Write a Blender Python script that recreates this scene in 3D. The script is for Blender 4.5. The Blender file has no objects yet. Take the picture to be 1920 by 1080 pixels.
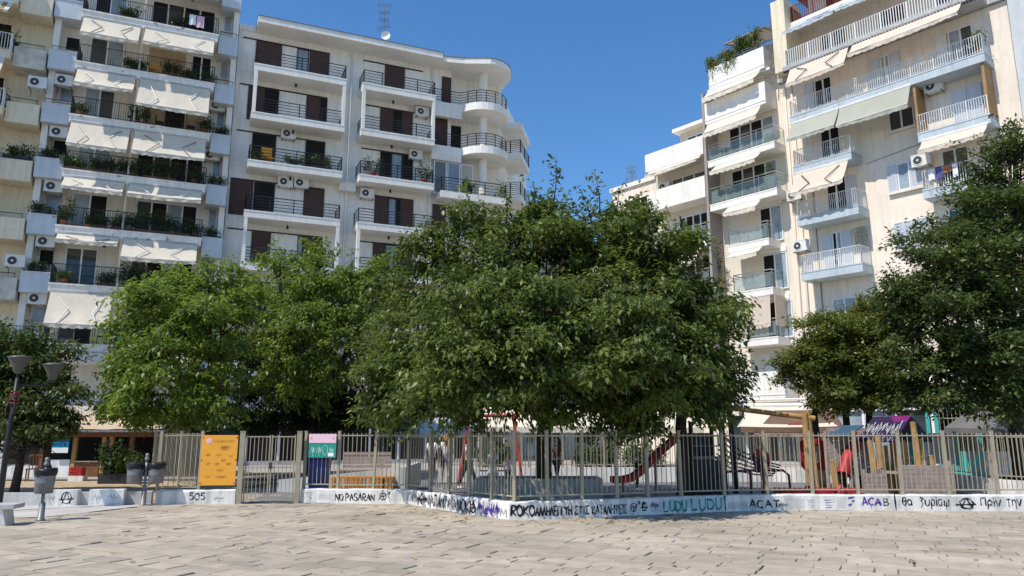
import bpy, math, random
import numpy as np
from mathutils import Vector, Matrix
R = math.radians
S = bpy.context.scene
C = S.collection
rnd = random.Random(7)
# ---------------------------------------------------------------- camera
F_PX, EYE = 1400.0, 1.65
PITCH = math.atan(275/1400)
cam = bpy.data.cameras.new('camera'); cam.sensor_width = 36; cam.lens = F_PX/1920*36
cam.clip_start = .1; cam.clip_end = 3000
camo = bpy.data.objects.new('camera', cam); C.objects.link(camo)
camo.location = (0, 0, EYE); camo.rotation_euler = (math.pi/2+PITCH, 0, 0)
S.camera = camo
# ---------------------------------------------------------------- sky and sun
SUN_AZ, SUN_EL = R(51), R(56)           # azimuth: behind the camera, towards its left
sv = Vector((-math.sin(SUN_AZ)*math.cos(SUN_EL), -math.cos(SUN_AZ)*math.cos(SUN_EL), math.sin(SUN_EL)))
W = bpy.data.worlds.new('World'); S.world = W; W.use_nodes = True
nt = W.node_tree; bg = nt.nodes['Background']
sky = nt.nodes.new('ShaderNodeTexSky'); sky.sky_type = 'NISHITA'; sky.sun_disc = False
sky.sun_elevation = SUN_EL; sky.sun_rotation = math.atan2(sv.x, sv.y)
sky.air_density = 1.0; sky.dust_density = .25; sky.ozone_density = 5.0; sky.altitude = 50
hs = nt.nodes.new('ShaderNodeHueSaturation'); hs.inputs['Saturation'].default_value = 1.18; hs.inputs['Value'].default_value = 1.2; nt.links.new(sky.outputs[0], hs.inputs['Color']); nt.links.new(hs.outputs[0], bg.inputs[0]); bg.inputs[1].default_value = .125
sl = bpy.data.lights.new('sun', 'SUN'); sl.energy = 4.0; sl.angle = R(.5); sl.color = (1, .95, .87)
so = bpy.data.objects.new('sun', sl); C.objects.link(so)
so.rotation_euler = sv.to_track_quat('Z', 'Y').to_euler(); so.location = (-20, -10, 40)
S.view_settings.view_transform = 'Standard'; S.view_settings.look = 'None'
S.view_settings.exposure = .28; S.view_settings.gamma = 1
S.cycles.max_bounces = 6; S.cycles.transparent_max_bounces = 12
# ---------------------------------------------------------------- materials
MATS = {}
def mat(name, col, rough=.8, var=.12, scale=1.5, bump=0, bscale=40, metal=0, streak=0, trans=0, island=0, alpha=1, spec=.3, flake=0):
    if name in MATS: return MATS[name]
    m = bpy.data.materials.new(name); MATS[name] = m; m.use_nodes = True
    n, l = m.node_tree.nodes, m.node_tree.links
    b = n['Principled BSDF']; b.inputs['Roughness'].default_value = rough
    b.inputs['Metallic'].default_value = metal; b.inputs['Specular IOR Level'].default_value = spec
    geo = n.new('ShaderNodeNewGeometry')
    def noise(sc, det=4, vec=None):
        t = n.new('ShaderNodeTexNoise'); t.inputs['Scale'].default_value = sc; t.inputs['Detail'].default_value = det
        l.new(vec or geo.outputs['Position'], t.inputs['Vector']); return t.outputs['Fac']
    def ramp(f, a, c, p0=.3, p1=.7):
        r = n.new('ShaderNodeMapRange'); r.inputs[1].default_value = p0; r.inputs[2].default_value = p1
        r.inputs[3].default_value = a; r.inputs[4].default_value = c; l.new(f, r.inputs[0]); return r.outputs[0]
    def mul(x, y):
        k = n.new('ShaderNodeMath'); k.operation = 'MULTIPLY'; l.new(x, k.inputs[0]); l.new(y, k.inputs[1]); return k.outputs[0]
    f = ramp(noise(scale, 6), 1-var, 1+var*.6)
    f = mul(f, ramp(noise(scale*9, 3), 1-var*.5, 1+var*.4))
    if streak:
        mp = n.new('ShaderNodeMapping'); mp.inputs['Scale'].default_value = (1.6, 1.6, .16); l.new(geo.outputs['Position'], mp.inputs[0])
        f = mul(f, ramp(noise(3.2, 5, mp.outputs[0]), 1-streak, 1, .36, .56))
    if flake:
        mp = n.new('ShaderNodeMapping'); mp.inputs['Scale'].default_value = (1, 1, 2.2); l.new(geo.outputs['Position'], mp.inputs[0])
        f = mul(f, ramp(noise(1.7, 8, mp.outputs[0]), 1, 1-flake, .64, .68))
    if island:
        f = mul(f, ramp(geo.outputs['Random Per Island'], 1-island, 1+island, 0, 1))
    mx = n.new('ShaderNodeMix'); mx.data_type = 'RGBA'; mx.blend_type = 'MULTIPLY'; mx.inputs[0].default_value = 1
    mx.inputs[6].default_value = (*col, 1); l.new(f, mx.inputs[7]); l.new(mx.outputs[2], b.inputs['Base Color'])
    if bump:
        bp = n.new('ShaderNodeBump'); bp.inputs['Strength'].default_value = bump; bp.inputs['Distance'].default_value = .02
        l.new(noise(bscale, 4), bp.inputs['Height']); l.new(bp.outputs[0], b.inputs['Normal'])
    out = n['Material Output']; sh = b.outputs[0]
    if trans:
        t = n.new('ShaderNodeBsdfTranslucent'); l.new(mx.outputs[2], t.inputs[0])
        ms = n.new('ShaderNodeMixShader'); ms.inputs[0].default_value = trans; l.new(sh, ms.inputs[1]); l.new(t.outputs[0], ms.inputs[2]); sh = ms.outputs[0]
    if alpha < 1:
        t = n.new('ShaderNodeBsdfTransparent'); ms = n.new('ShaderNodeMixShader'); ms.inputs[0].default_value = alpha
        l.new(t.outputs[0], ms.inputs[1]); l.new(sh, ms.inputs[2]); sh = ms.outputs[0]
    l.new(sh, out.inputs[0]); return m
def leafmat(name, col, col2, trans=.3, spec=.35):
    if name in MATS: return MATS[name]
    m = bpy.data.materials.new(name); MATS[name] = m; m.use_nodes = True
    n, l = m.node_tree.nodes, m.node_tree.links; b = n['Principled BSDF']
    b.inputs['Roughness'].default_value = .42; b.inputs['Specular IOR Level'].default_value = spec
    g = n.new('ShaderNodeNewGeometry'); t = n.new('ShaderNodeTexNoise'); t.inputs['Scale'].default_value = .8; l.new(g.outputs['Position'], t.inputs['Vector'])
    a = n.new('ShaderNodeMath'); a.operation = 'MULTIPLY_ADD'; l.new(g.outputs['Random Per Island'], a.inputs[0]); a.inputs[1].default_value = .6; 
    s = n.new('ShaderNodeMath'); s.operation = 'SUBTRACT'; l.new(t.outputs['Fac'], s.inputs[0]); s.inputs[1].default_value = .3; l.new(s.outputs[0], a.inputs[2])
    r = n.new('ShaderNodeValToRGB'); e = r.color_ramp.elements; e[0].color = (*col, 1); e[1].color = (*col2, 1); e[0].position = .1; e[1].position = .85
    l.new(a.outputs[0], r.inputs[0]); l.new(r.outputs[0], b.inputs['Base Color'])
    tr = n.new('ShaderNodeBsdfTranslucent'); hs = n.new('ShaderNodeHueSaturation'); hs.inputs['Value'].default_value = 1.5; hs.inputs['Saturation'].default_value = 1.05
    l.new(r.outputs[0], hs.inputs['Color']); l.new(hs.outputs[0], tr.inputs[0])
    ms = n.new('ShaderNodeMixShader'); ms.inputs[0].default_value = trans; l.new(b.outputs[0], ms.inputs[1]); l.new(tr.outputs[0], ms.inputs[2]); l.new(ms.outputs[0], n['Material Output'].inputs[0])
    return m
def stripemat(name, c1, c2, axis, period):
    if name in MATS: return MATS[name]
    m = mat(name, c1, .85, .06, trans=.25); n, l = m.node_tree.nodes, m.node_tree.links
    tc = n.new('ShaderNodeTexCoord'); sp = n.new('ShaderNodeSeparateXYZ'); l.new(tc.outputs['Object'], sp.inputs[0])
    a = n.new('ShaderNodeMath'); a.operation = 'MULTIPLY'; a.inputs[1].default_value = 1/period; l.new(sp.outputs[axis], a.inputs[0])
    f = n.new('ShaderNodeMath'); f.operation = 'FRACT'; l.new(a.outputs[0], f.inputs[0])
    g = n.new('ShaderNodeMath'); g.operation = 'GREATER_THAN'; g.inputs[1].default_value = .5; l.new(f.outputs[0], g.inputs[0])
    x = n.new('ShaderNodeMix'); x.data_type = 'RGBA'; x.inputs[6].default_value = (*c1, 1); x.inputs[7].default_value = (*c2, 1); l.new(g.outputs[0], x.inputs[0])
    for nd in n:
        if nd.bl_idname == 'ShaderNodeMix' and nd.blend_type == 'MULTIPLY': l.new(x.outputs[2], nd.inputs[6])
    return m
# ---------------------------------------------------------------- geometry helpers
def tag(o, label=None, cat=None, group=None, kind=None):
    for k, v in (('label', label), ('category', cat), ('group', group), ('kind', kind)):
        if v: o[k] = v
    return o
def empty(name, loc, rz=0, label=None, cat=None, group=None):
    o = bpy.data.objects.new(name, None); C.objects.link(o); o.empty_display_size = .2
    o.location = loc; o.rotation_euler = (0, 0, rz); return tag(o, label, cat, group)
def copy_tree(o, parent=None):
    c = o.copy(); C.objects.link(c)
    if parent: c.parent = parent
    for ch in list(o.children): copy_tree(ch, c)
    return c
class MB:
    def __init__(s): s.v, s.f = [], []
    def add(s, vs, fs):
        k = len(s.v); s.v += [tuple(v) for v in vs]; s.f += [tuple(i+k for i in f) for f in fs]; return s
    def box(s, x0, x1, y0, y1, z0, z1, rz=0, c=None):
        vs = [(x, y, z) for z in (z0, z1) for x, y in ((x0, y0), (x1, y0), (x1, y1), (x0, y1))]
        if rz:
            cx, cy = c or ((x0+x1)/2, (y0+y1)/2); q, w = math.cos(rz), math.sin(rz)
            vs = [(cx+(x-cx)*q-(y-cy)*w, cy+(x-cx)*w+(y-cy)*q, z) for x, y, z in vs]
        return s.add(vs, [(3, 2, 1, 0), (4, 5, 6, 7), (0, 1, 5, 4), (1, 2, 6, 5), (2, 3, 7, 6), (3, 0, 4, 7)])
    def tube(s, pts, rs, n=8, cap=True):
        pts = [Vector(p) for p in pts]
        if not hasattr(rs, '__len__'): rs = [rs]*len(pts)
        vs, fs = [], []; up = None
        for i, p in enumerate(pts):
            d = (pts[min(i+1, len(pts)-1)]-pts[max(i-1, 0)]).normalized()
            if up is None: up = Vector((0, 0, 1)) if abs(d.z) < .9 else Vector((1, 0, 0))
            a = d.cross(up)
            if a.length < 1e-4: a = d.cross(Vector((0, 1, 0)))
            a.normalize(); b = a.cross(d).normalized(); up = b
            for k in range(n):
                t = 2*math.pi*k/n; vs.append(p+(a*math.cos(t)+b*math.sin(t))*rs[i])
        for i in range(len(pts)-1):
            for k in range(n): fs.append((i*n+k, i*n+(k+1) % n, (i+1)*n+(k+1) % n, (i+1)*n+k))
        if cap: fs += [tuple(range(n))[::-1], tuple(range((len(pts)-1)*n, len(pts)*n))]
        return s.add(vs, fs)
    def lathe(s, prof, n=16, c=(0, 0), a0=0, a1=2*math.pi, sx=1, sy=1):
        full = abs(a1-a0-2*math.pi) < 1e-6; m = n if full else n+1; vs, fs = [], []
        for r, z in prof:
            for k in range(m):
                t = a0+(a1-a0)*k/n; vs.append((c[0]+r*sx*math.cos(t), c[1]+r*sy*math.sin(t), z))
        for i in range(len(prof)-1):
            for k in range(n if full else n): fs.append((i*m+k, i*m+(k+1) % m, (i+1)*m+(k+1) % m, (i+1)*m+k))
        return s.add(vs, fs)
    def prism(s, poly, z0, z1):
        n = len(poly); vs = [(x, y, z0) for x, y in poly]+[(x, y, z1) for x, y in poly]
        return s.add(vs, [tuple(range(n))[::-1], tuple(range(n, 2*n))]+[(i, (i+1) % n, n+(i+1) % n, n+i) for i in range(n)])
    def plate(s, quad, t):
        q = [Vector(p) for p in quad]; nn = (q[1]-q[0]).cross(q[-1]-q[0]).normalized()*t; n = len(q)
        return s.add(q+[p+nn for p in q], [tuple(range(n))[::-1], tuple(range(n, 2*n))]+[(i, (i+1) % n, n+(i+1) % n, n+i) for i in range(n)])
    def build(s, name, m, parent=None, smooth=False, label=None):
        me = bpy.data.meshes.new(name); me.from_pydata(s.v, [], s.f); me.validate(); me.update()
        o = bpy.data.objects.new(name, me); C.objects.link(o)
        if m: me.materials.append(m)
        if smooth: me.polygons.foreach_set('use_smooth', [True]*len(me.polygons))
        if parent: o.parent = parent
        if label: o['label'] = label
        return o
_c, _s = math.cos(PITCH), math.sin(PITCH)
def ray(px, py):
    a = (px-960)/F_PX; v = (540-py)/F_PX; return (a, _c-v*_s, _s+v*_c)
def at(px, py, Y):                        # the point a sight line reaches at depth Y
    r = ray(px, py); t = Y/r[1]; return Vector((r[0]*t, Y, EYE+r[2]*t))
def ground(px, py, z=0.0):
    r = ray(px, py); t = (z-EYE)/r[2]; return Vector((r[0]*t, r[1]*t, z))
class Frame:                              # a facade's own axes: x along it, y into the building, z up
    def __init__(s, o, ang):
        s.o, s.ang = o, ang; s.u = (math.cos(ang), math.sin(ang)); s.n = (-s.u[1], s.u[0])
    def loc(s, px, py, off=0):
        r = ray(px, py); d = r[0]*s.n[0]+r[1]*s.n[1]; t = (s.o[0]*s.n[0]+s.o[1]*s.n[1]+off)/d
        X, Y = r[0]*t, r[1]*t
        return ((X-s.o[0])*s.u[0]+(Y-s.o[1])*s.u[1], EYE+r[2]*t)
    def w(s, x, y, z): return Vector((s.o[0]+s.u[0]*x+s.n[0]*y, s.o[1]+s.u[1]*x+s.n[1]*y, z))
AB = Frame((-14.7, 40.0), R(22.9)); CD = Frame((15.46, 39.0), R(-49))
M = dict(
 white=mat('white_paint', (.86, .82, .74), .7, .08, .7, streak=.08), peel=mat('peeling_white_paint', (.86, .82, .74), .7, .10, .7, streak=.12, flake=.6), d_peel=mat('peeling_powder_blue_paint', (.50, .56, .585), .75, .10, .8, streak=.1, flake=.35), a_wall=mat('warm_white_render', (.78, .72, .62), .85, .10, .6, streak=.1),
 blue_par=mat('pale_blue_grey_paint', (.60, .64, .67), .75, .08, .8, streak=.09), awning=mat('cream_awning_cloth', (.88, .79, .64), .9, .07, .9, trans=.3, streak=.05),
 awn_pink=mat('pinkish_awning_cloth', (.85, .71, .57), .9, .07, .9, trans=.3, streak=.05), awn_green=mat('sage_awning_cloth', (.46, .46, .38), .9, .07, 1.2, trans=.2), awn_grey=mat('blue_grey_awning_cloth', (.55, .62, .64), .9, .07, 1.2, trans=.2),
 b_wall=mat('cool_white_render', (.86, .805, .72), .85, .08, .5, streak=.10), soffit=mat('cream_soffit', (.70, .67, .61), .9, .08, .5),
 black=mat('black_metal', (.02, .02, .022), .45, .1), brown=mat('brown_shutter', (.075, .038, .030), .55, .2, 3), glass=mat('window_glass', (.035, .045, .05), .06, .3, .8, spec=.6),
 glass_pale=mat('curtained_glass', (.30, .36, .40), .12, .3, 1.2, spec=.5), clear=mat('balcony_glass', (.45, .58, .56), .08, .1, 1, alpha=.2, spec=.6), dark=mat('dark_opening', (.012, .011, .010), .8, .3, 1),
 frame=mat('white_window_frame', (.78, .78, .77), .5, .05), d_wall=mat('pink_cream_render', (.86, .745, .615), .85, .07, .5, streak=.10), d_slab=mat('powder_blue_paint', (.48, .55, .58), .75, .10, .8, streak=.12),
 c_wall=mat('beige_render', (.78, .70, .57), .85, .07, .5, streak=.06), yellow=mat('cream_yellow_render', (.84, .73, .53), .85, .10, .5, streak=.12), marble=mat('veined_marble', (.62, .58, .48), .6, .3, 2.5),
 grey_wall=mat('grey_render', (.60, .62, .62), .85, .1, .5, streak=.1), orange=mat('orange_panel', (.36, .22, .10), .8, .2, 2), shutter=mat('pale_grey_shutter', (.60, .62, .66), .6, .08), rail_white=mat('white_rail', (.74, .73, .70), .5, .1),
 steel=mat('brushed_steel', (.55, .56, .56), .35, .1, metal=.8), ac=mat('ac_casing', (.74, .73, .69), .5, .08), ac_dark=mat('ac_grille', (.06, .06, .065), .6, .1),
 terracotta=mat('terracotta', (.36, .14, .07), .8, .15, 6), red=mat('red_paint', (.42, .022, .025), .5, .3, 3), maroon=mat('maroon_paint', (.16, .03, .025), .6, .15), tan=mat('tan_door', (.45, .34, .20), .7, .15),
 bark=mat('bark', (.055, .042, .032), .95, .35, 6, bump=.6, bscale=25), conc=mat('concrete', (.50, .49, .47), .9, .15, 1.2, streak=.15), wwash=mat('whitewash', (.80, .77, .72), .85, .16, 1.3, streak=.28),
 olive=mat('olive_beige_paint', (.37, .325, .23), .55, .14, 5), wood=mat('pine_pole', (.46, .26, .09), .75, .25, 4), wood_grey=mat('weathered_boards', (.36, .28, .24), .85, .25, 6), wood_or=mat('orange_stained_wood', (.55, .24, .05), .7, .2, 5),
 teal=mat('teal_paint', (.06, .42, .38), .6, .15), paint_blk=mat('black_spray_paint', (.012, .012, .016), .6, .2, 10), paint_teal=mat('teal_spray_paint', (.015, .22, .20), .6, .2, 10), paint_vio=mat('violet_spray_paint', (.11, .05, .34), .6, .25, 10), paint_gry=mat('faded_grey_paint', (.34, .34, .36), .7, .2, 10), paint_pale=mat('pale_pink_print', (.85, .62, .55), .6, .1), 
 bluegrey=mat('blue_roof', (.05, .10, .16), .6, .15), purple=mat('purple_board', (.028, .012, .05), .6, .3, 5), navy=mat('navy_plastic', (.012, .022, .13), .45, .15), galv=mat('galvanised_metal', (.22, .22, .22), .5, .25, 5, metal=.4), bag=mat('black_bin_bag', (.018, .018, .02), .3, .3, 8, bump=.5, bscale=18),
 sign_or=mat('orange_sign', (.88, .40, .045), .5, .05), sign_pk=mat('pink_sign', (.80, .52, .60), .5, .05), sign_gr=mat('green_sign', (.02, .26, .20), .5, .08), brownwood=mat('brown_kiosk_wood', (.20, .085, .035), .7, .25, 4), 
 cafe_cloth=mat('cafe_canvas', (.80, .72, .58), .9, .08, 1, trans=.2), canvas_dirty=mat('stained_canvas', (.52, .40, .27), .9, .2, 1.5), canvas_grey=mat('grey_canvas', (.15, .14, .135), .9, .2, 1.5), canvas_brown=mat('brown_canvas', (.22, .14, .10), .9, .25, 1.5, trans=.1), plastic_blk=mat('black_plastic', (.03, .03, .032), .5, .1), cyan=mat('cyan_plastic', (.0, .36, .60), .4, .1), lampglass=mat('shade_toned_lamp_glass', (.10, .092, .08), .4, .1),  # lampglass: frosted glass darkened, the shade on the lamp heads is in its colour
)
LF = dict(tree=leafmat('green_leaves', (.030, .056, .014), (.185, .225, .048), .36), lime=leafmat('light_green_leaves', (.050, .095, .016), (.235, .30, .052), .42),
 dark=leafmat('dark_leaves', (.030, .056, .018), (.14, .175, .046), .32, .35), olive=leafmat('olive_leaves', (.055, .08, .018), (.225, .245, .055), .36), pot=leafmat('pot_plant_leaves', (.020, .05, .012), (.10, .15, .03), .3),
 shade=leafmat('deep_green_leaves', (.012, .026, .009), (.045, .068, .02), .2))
def leaf_mesh(name, base, d, up, size, wide, m, parent, g):
    n = len(base); d = d/(np.linalg.norm(d, axis=1, keepdims=True)+1e-6)
    sd = np.cross(d, up); sd /= np.linalg.norm(sd, axis=1, keepdims=True)+1e-6; nn = np.cross(sd, d)
    L = size*g.uniform(.6, 1.35, (n, 1)); w = L*wide*.5
    v = np.empty((n, 4, 3)); v[:, 0] = base; v[:, 1] = base+d*L*.42+sd*w+nn*L*.06; v[:, 2] = base+d*L-nn*L*.10; v[:, 3] = base+d*L*.42-sd*w+nn*L*.06
    me = bpy.data.meshes.new(name); me.vertices.add(n*4); me.vertices.foreach_set('co', v.reshape(-1))
    me.loops.add(n*4); me.loops.foreach_set('vertex_index', np.arange(n*4, dtype=np.int32))
    me.polygons.add(n); me.polygons.foreach_set('loop_start', np.arange(0, n*4, 4, dtype=np.int32)); me.polygons.foreach_set('loop_total', np.full(n, 4, np.int32))
    me.update(calc_edges=True); me.materials.append(m)
    o = bpy.data.objects.new(name, me); C.objects.link(o)
    if parent: o.parent = parent
    return o
def leaves(name, cs, size, per, spread, m, parent, seed=1, droop=.5, wide=.42):
    """many small bent leaves in clumps round the points cs, as one mesh"""
    g = np.random.default_rng(seed); cs = np.asarray(cs, float); n = len(cs)*per
    base = np.repeat(cs, per, 0)+g.normal(0, 1, (n, 3))*np.asarray(spread)
    d = g.normal(0, 1, (n, 3)); d[:, 2] -= droop*1.6; d /= np.linalg.norm(d, axis=1, keepdims=True)
    up = g.normal(0, .55, (n, 3)); up[:, 2] += 1
    return leaf_mesh(name, base, d, up, size, wide, m, parent, g)
def sprays(name, cs, ax, size, per, length, m, parent, seed=1, droop=.5, wide=.42, thick=.07):
    """leafy twigs: at each point cs a twig along ax with leaves to both sides, hanging a little"""
    g = np.random.default_rng(seed); cs = np.asarray(cs, float); ax = np.asarray(ax, float); n = len(cs)*per
    c = np.repeat(cs, per, 0); a = np.repeat(ax, per, 0); t = g.uniform(-.55, .6, (n, 1))
    lat = np.cross(a, np.array([0, 0, 1.])); lat /= np.linalg.norm(lat, axis=1, keepdims=True)+1e-6
    s = np.where(g.random((n, 1)) < .5, -1, 1)
    base = c+a*t*length+np.array([0, 0, -1.])*(t+.3)**2*length*.35*droop+lat*g.normal(0, .28*length, (n, 1))*(.7-t*.5)+g.normal(0, thick, (n, 3))
    d = a*g.uniform(.2, 1, (n, 1))+lat*s*g.uniform(.1, 1, (n, 1))+g.normal(0, .35, (n, 3)); d[:, 2] -= droop*g.uniform(.2, 1.5, n)
    up = g.normal(0, .38, (n, 3)); up[:, 2] += 1
    return leaf_mesh(name, base, d, up, size, wide, m, parent, g)
# ================================================================ ground and paving
g = MB(); g.add([(-900, -200, -.05), (900, -200, -.05), (900, 1400, -.05), (-900, 1400, -.05)], [(0, 1, 2, 3)])
tag(g.build('ground', mat('street_ground', (.22, .21, .20), .9, .15, .3)), kind='structure')
pv = MB(); q0, q1 = math.cos(R(26)), math.sin(R(26)); prnd = random.Random(3)
def pvw(a, b): return (a*q0+b*q1, -a*q1+b*q0)            # a along the courses, b across them
b = -8.0
while b < 34:
    h = prnd.choice((.2, .25, .3, .36, .44)); a = -26+prnd.random()
    while a < 22:
        wd = prnd.uniform(.26, .85)
        cx, cy = pvw(a+wd/2, b+h/2)
        if 3.6 < cy < 24 and abs(cx) < 4+cy*.85 and not (cy > 21 and cx > -3):
            split = h > .42 and prnd.random() < .35
            for (b0, b1) in (((b, b+h*.5), (b+h*.5, b+h)) if split else ((b, b+h),)):
                gp = prnd.uniform(.005, .010); z = max(-.006, prnd.gauss(0, .0045)); tl = prnd.gauss(0, .004)
                j = lambda: prnd.uniform(-.012, .012)
                c4 = [pvw(a+gp+j(), b0+gp+j()), pvw(a+wd-gp+j(), b0+gp+j()), pvw(a+wd-gp+j(), b1-gp+j()), pvw(a+gp+j(), b1-gp+j())]
                if prnd.random() < (.03 if cx < -1.5 else .004): k = prnd.choice((0, 3)); w_ = prnd.uniform(.015, .04); c4[k] = (c4[k][0]+q0*w_, c4[k][1]-q1*w_)
                if prnd.random() < .02: w_ = prnd.uniform(.012, .03); c4[0] = (c4[0][0]+q1*w_, c4[0][1]+q0*w_); c4[1] = (c4[1][0]+q1*w_*.4, c4[1][1]+q0*w_*.4)
                zt = (z-tl, z+tl, z+tl, z-tl); e = .006
                inner = []
                ccx = sum(p[0] for p in c4)/4; ccy = sum(p[1] for p in c4)/4
                for (x, y), zz in zip(c4, zt):
                    dd = math.hypot(x-ccx, y-ccy); inner.append((x+(ccx-x)/dd*e*1.5, y+(ccy-y)/dd*e*1.5, zz))
                pv.add(inner+[(x, y, zz-e) for (x, y), zz in zip(c4, zt)]+[(x, y, -.06) for x, y in c4],
                       [(0, 1, 2, 3)]+[(4+i, 4+(i+1) % 4, (i+1) % 4, i) for i in range(4)]+[(8+i, 8+(i+1) % 4, 4+(i+1) % 4, 4+i) for i in range(4)])
        a += wd
    b += h
pm = mat('beige_paving_stone', (.415, .35, .27), .85, .24, .45, bump=.3, bscale=30, island=.13)
tag(pv.build('paving', pm), kind='structure')
jm = MB(); jm.add([(-26, 2, -.018), (26, 2, -.018), (26, 18, -.018), (4.2, 17, -.018), (-.05, 15.5, -.018), (-2.4, 18.9, -.018), (-5, 19.2, -.018), (-5.2, 25, -.018), (-26, 25, -.018)], [tuple(range(9))])
tag(jm.build('paving_joint_sand', mat('joint_sand', (.22, .185, .14), .95, .3, 3)), kind='structure')
# ================================================================ buildings
class Bld:
    def __init__(s, fr, dx, name, label, rz=None):
        s.fr, s.dx = fr, dx; s.root = empty(name, fr.w(dx, 0, 0), fr.ang, label, 'building')
    def part(s, mb, name, m, parent=None, label=None, smooth=False):
        o = mb.build(name, m, parent or s.root, smooth, label)
        if not parent: o.location = (-s.dx, 0, 0)
        return o
    def X(s, px, py, off=0): return s.fr.loc(px, py, off)[0]
    def Z(s, px, py, off=0): return s.fr.loc(px, py, off)[1]
    def wall(s, x0, x1, y0, y1, z0, z1, m, name='wall'): return s.part(MB().box(x0, x1, y0, y1, z0, z1), name, m)
    def slab(s, x0, x1, zt, th=.42, y0=0, y1=1.5, m=None, lip=.04):
        a = MB().box(x0, x1, y0, y1, zt-th, zt); a.box(x0-lip, x1+lip, y0-lip, y1-.003, zt-.07, zt+.004)
        return s.part(a, 'balcony', m or M['white'])
    def rail(s, par, x0, x1, z, h=1.0, y0=.05, y1=1.5, sp=.12, r=.008, m='black', sides=(1, 1), top=.022, plant=0):
        a = MB(); yb = y1
        segs = [((x0, y0), (x1, y0))]
        if sides[0]: segs.append(((x0, y0), (x0, yb)))
        if sides[1]: segs.append(((x1, y0), (x1, yb)))
        for (p, q) in segs:
            L = math.hypot(q[0]-p[0], q[1]-p[1]); n = max(1, int(L/sp)); dx, dy = (q[0]-p[0]), (q[1]-p[1])
            for zz, rr in ((z+h, top), (z+.1, top*.6)): a.tube([(p[0], p[1], zz), (q[0], q[1], zz)], rr, 4)
            for i in range(n+1):
                t = i/n; x, y = p[0]+dx*t, p[1]+dy*t; rr = r*2 if i % 10 == 0 else r
                a.box(x-rr, x+rr, y-rr, y+rr, z, z+h)
        return s.part(a, 'railing', M[m], par)
    def hrail(s, par, x0, x1, z, h=.85, y0=.06, y1=1.4, n=5, m='black', sides=(1, 1)):
        a = MB(); segs = [((x0, y0), (x1, y0))]
        if sides[0]: segs.append(((x0, y0), (x0, y1)))
        if sides[1]: segs.append(((x1, y0), (x1, y1)))
        for p, q in segs:
            L = math.hypot(q[0]-p[0], q[1]-p[1]); k = max(1, round(L/1.25))
            for i in range(n): a.tube([(p[0], p[1], z+.14+(h-.14)*i/(n-1)), (q[0], q[1], z+.14+(h-.14)*i/(n-1))], .03 if i == n-1 else .02, 4)
            for i in range(k+1):
                t = i/k; x, y = p[0]+(q[0]-p[0])*t, p[1]+(q[1]-p[1])*t; a.box(x-.025, x+.025, y-.025, y+.025, z, z+h)
        return s.part(a, 'railing', M[m], par)
    def grail(s, par, x0, x1, z, h=1.0, y0=.06, y1=1.2, sides=(1, 1)):
        a = MB(); gl = MB(); segs = [((x0, y0), (x1, y0))]
        if sides[0]: segs.append(((x0, y0), (x0, y1)))
        if sides[1]: segs.append(((x1, y0), (x1, y1)))
        for p, q in segs:
            L = math.hypot(q[0]-p[0], q[1]-p[1]); k = max(1, round(L/1.1))
            a.tube([(*p, z+h), (*q, z+h)], .03, 5); a.tube([(*p, z+h-.16), (*q, z+h-.16)], .018, 4)
            for i in range(k+1):
                t = i/k; x, y = p[0]+(q[0]-p[0])*t, p[1]+(q[1]-p[1])*t; a.box(x-.02, x+.02, y-.02, y+.02, z, z+h)
            if p[1] == q[1]: gl.box(p[0]+.05, q[0]-.05, p[1]-.006, p[1]+.006, z+.08, z+h-.2)
            else: gl.box(p[0]-.006, p[0]+.006, p[1]+.05, q[1]-.02, z+.08, z+h-.2)
        r = s.part(a, 'railing', M['steel'], par); s.part(gl, 'glass_panel', M['clear'], par); return r
    def window(s, x0, x1, z0, z1, y, n=2, f='frame', gm='glass', th=.07, name='window'):
        a = MB(); p = MB(); w = (x1-x0)/n
        a.box(x0, x1, y-.07, y+.01, z1-th, z1); a.box(x0, x1, y-.09, y+.01, z0, z0+th)
        for i in range(n+1):
            xc = x0+w*i; l, r = (xc, xc+th) if i == 0 else (xc-th, xc) if i == n else (xc-th*.6, xc+th*.6)
            a.box(l, r, y-.068, y+.01, z0+th, z1-th)
        o = s.part(a, name, M[f])
        for i in range(n):
            gmm = gm if isinstance(gm, str) else gm[i % len(gm)]
            p = MB().box(x0+w*i+th*.5, x0+w*(i+1)-th*.5, y-.03, y-.012, z0+th, z1-th); s.part(p, 'pane', M[gmm], o)
        return o
    def shutter(s, x0, x1, z0, z1, y, m='brown', slat=.13, name='shutter', frame=True):
        a = MB().box(x0, x1, y-.03, y, z0, z1); n = max(2, int((z1-z0)/slat)); h = (z1-z0)/n
        for i in range(n): a.plate([(x0+.05, y-.035, z0+h*i+.01), (x1-.05, y-.035, z0+h*i+.01), (x1-.05, y-.05, z0+h*(i+.75)), (x0+.05, y-.05, z0+h*(i+.75))], -.012)
        if frame:
            for l, r in ((x0, x0+.06), (x1-.06, x1)): a.box(l, r, y-.062, y-.031, z0, z1)
            for l, r in ((z0, z0+.06), (z1-.06, z1)): a.box(x0+.06, x1-.06, y-.06, y-.031, l, r)
        return s.part(a, name, M[m])
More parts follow.
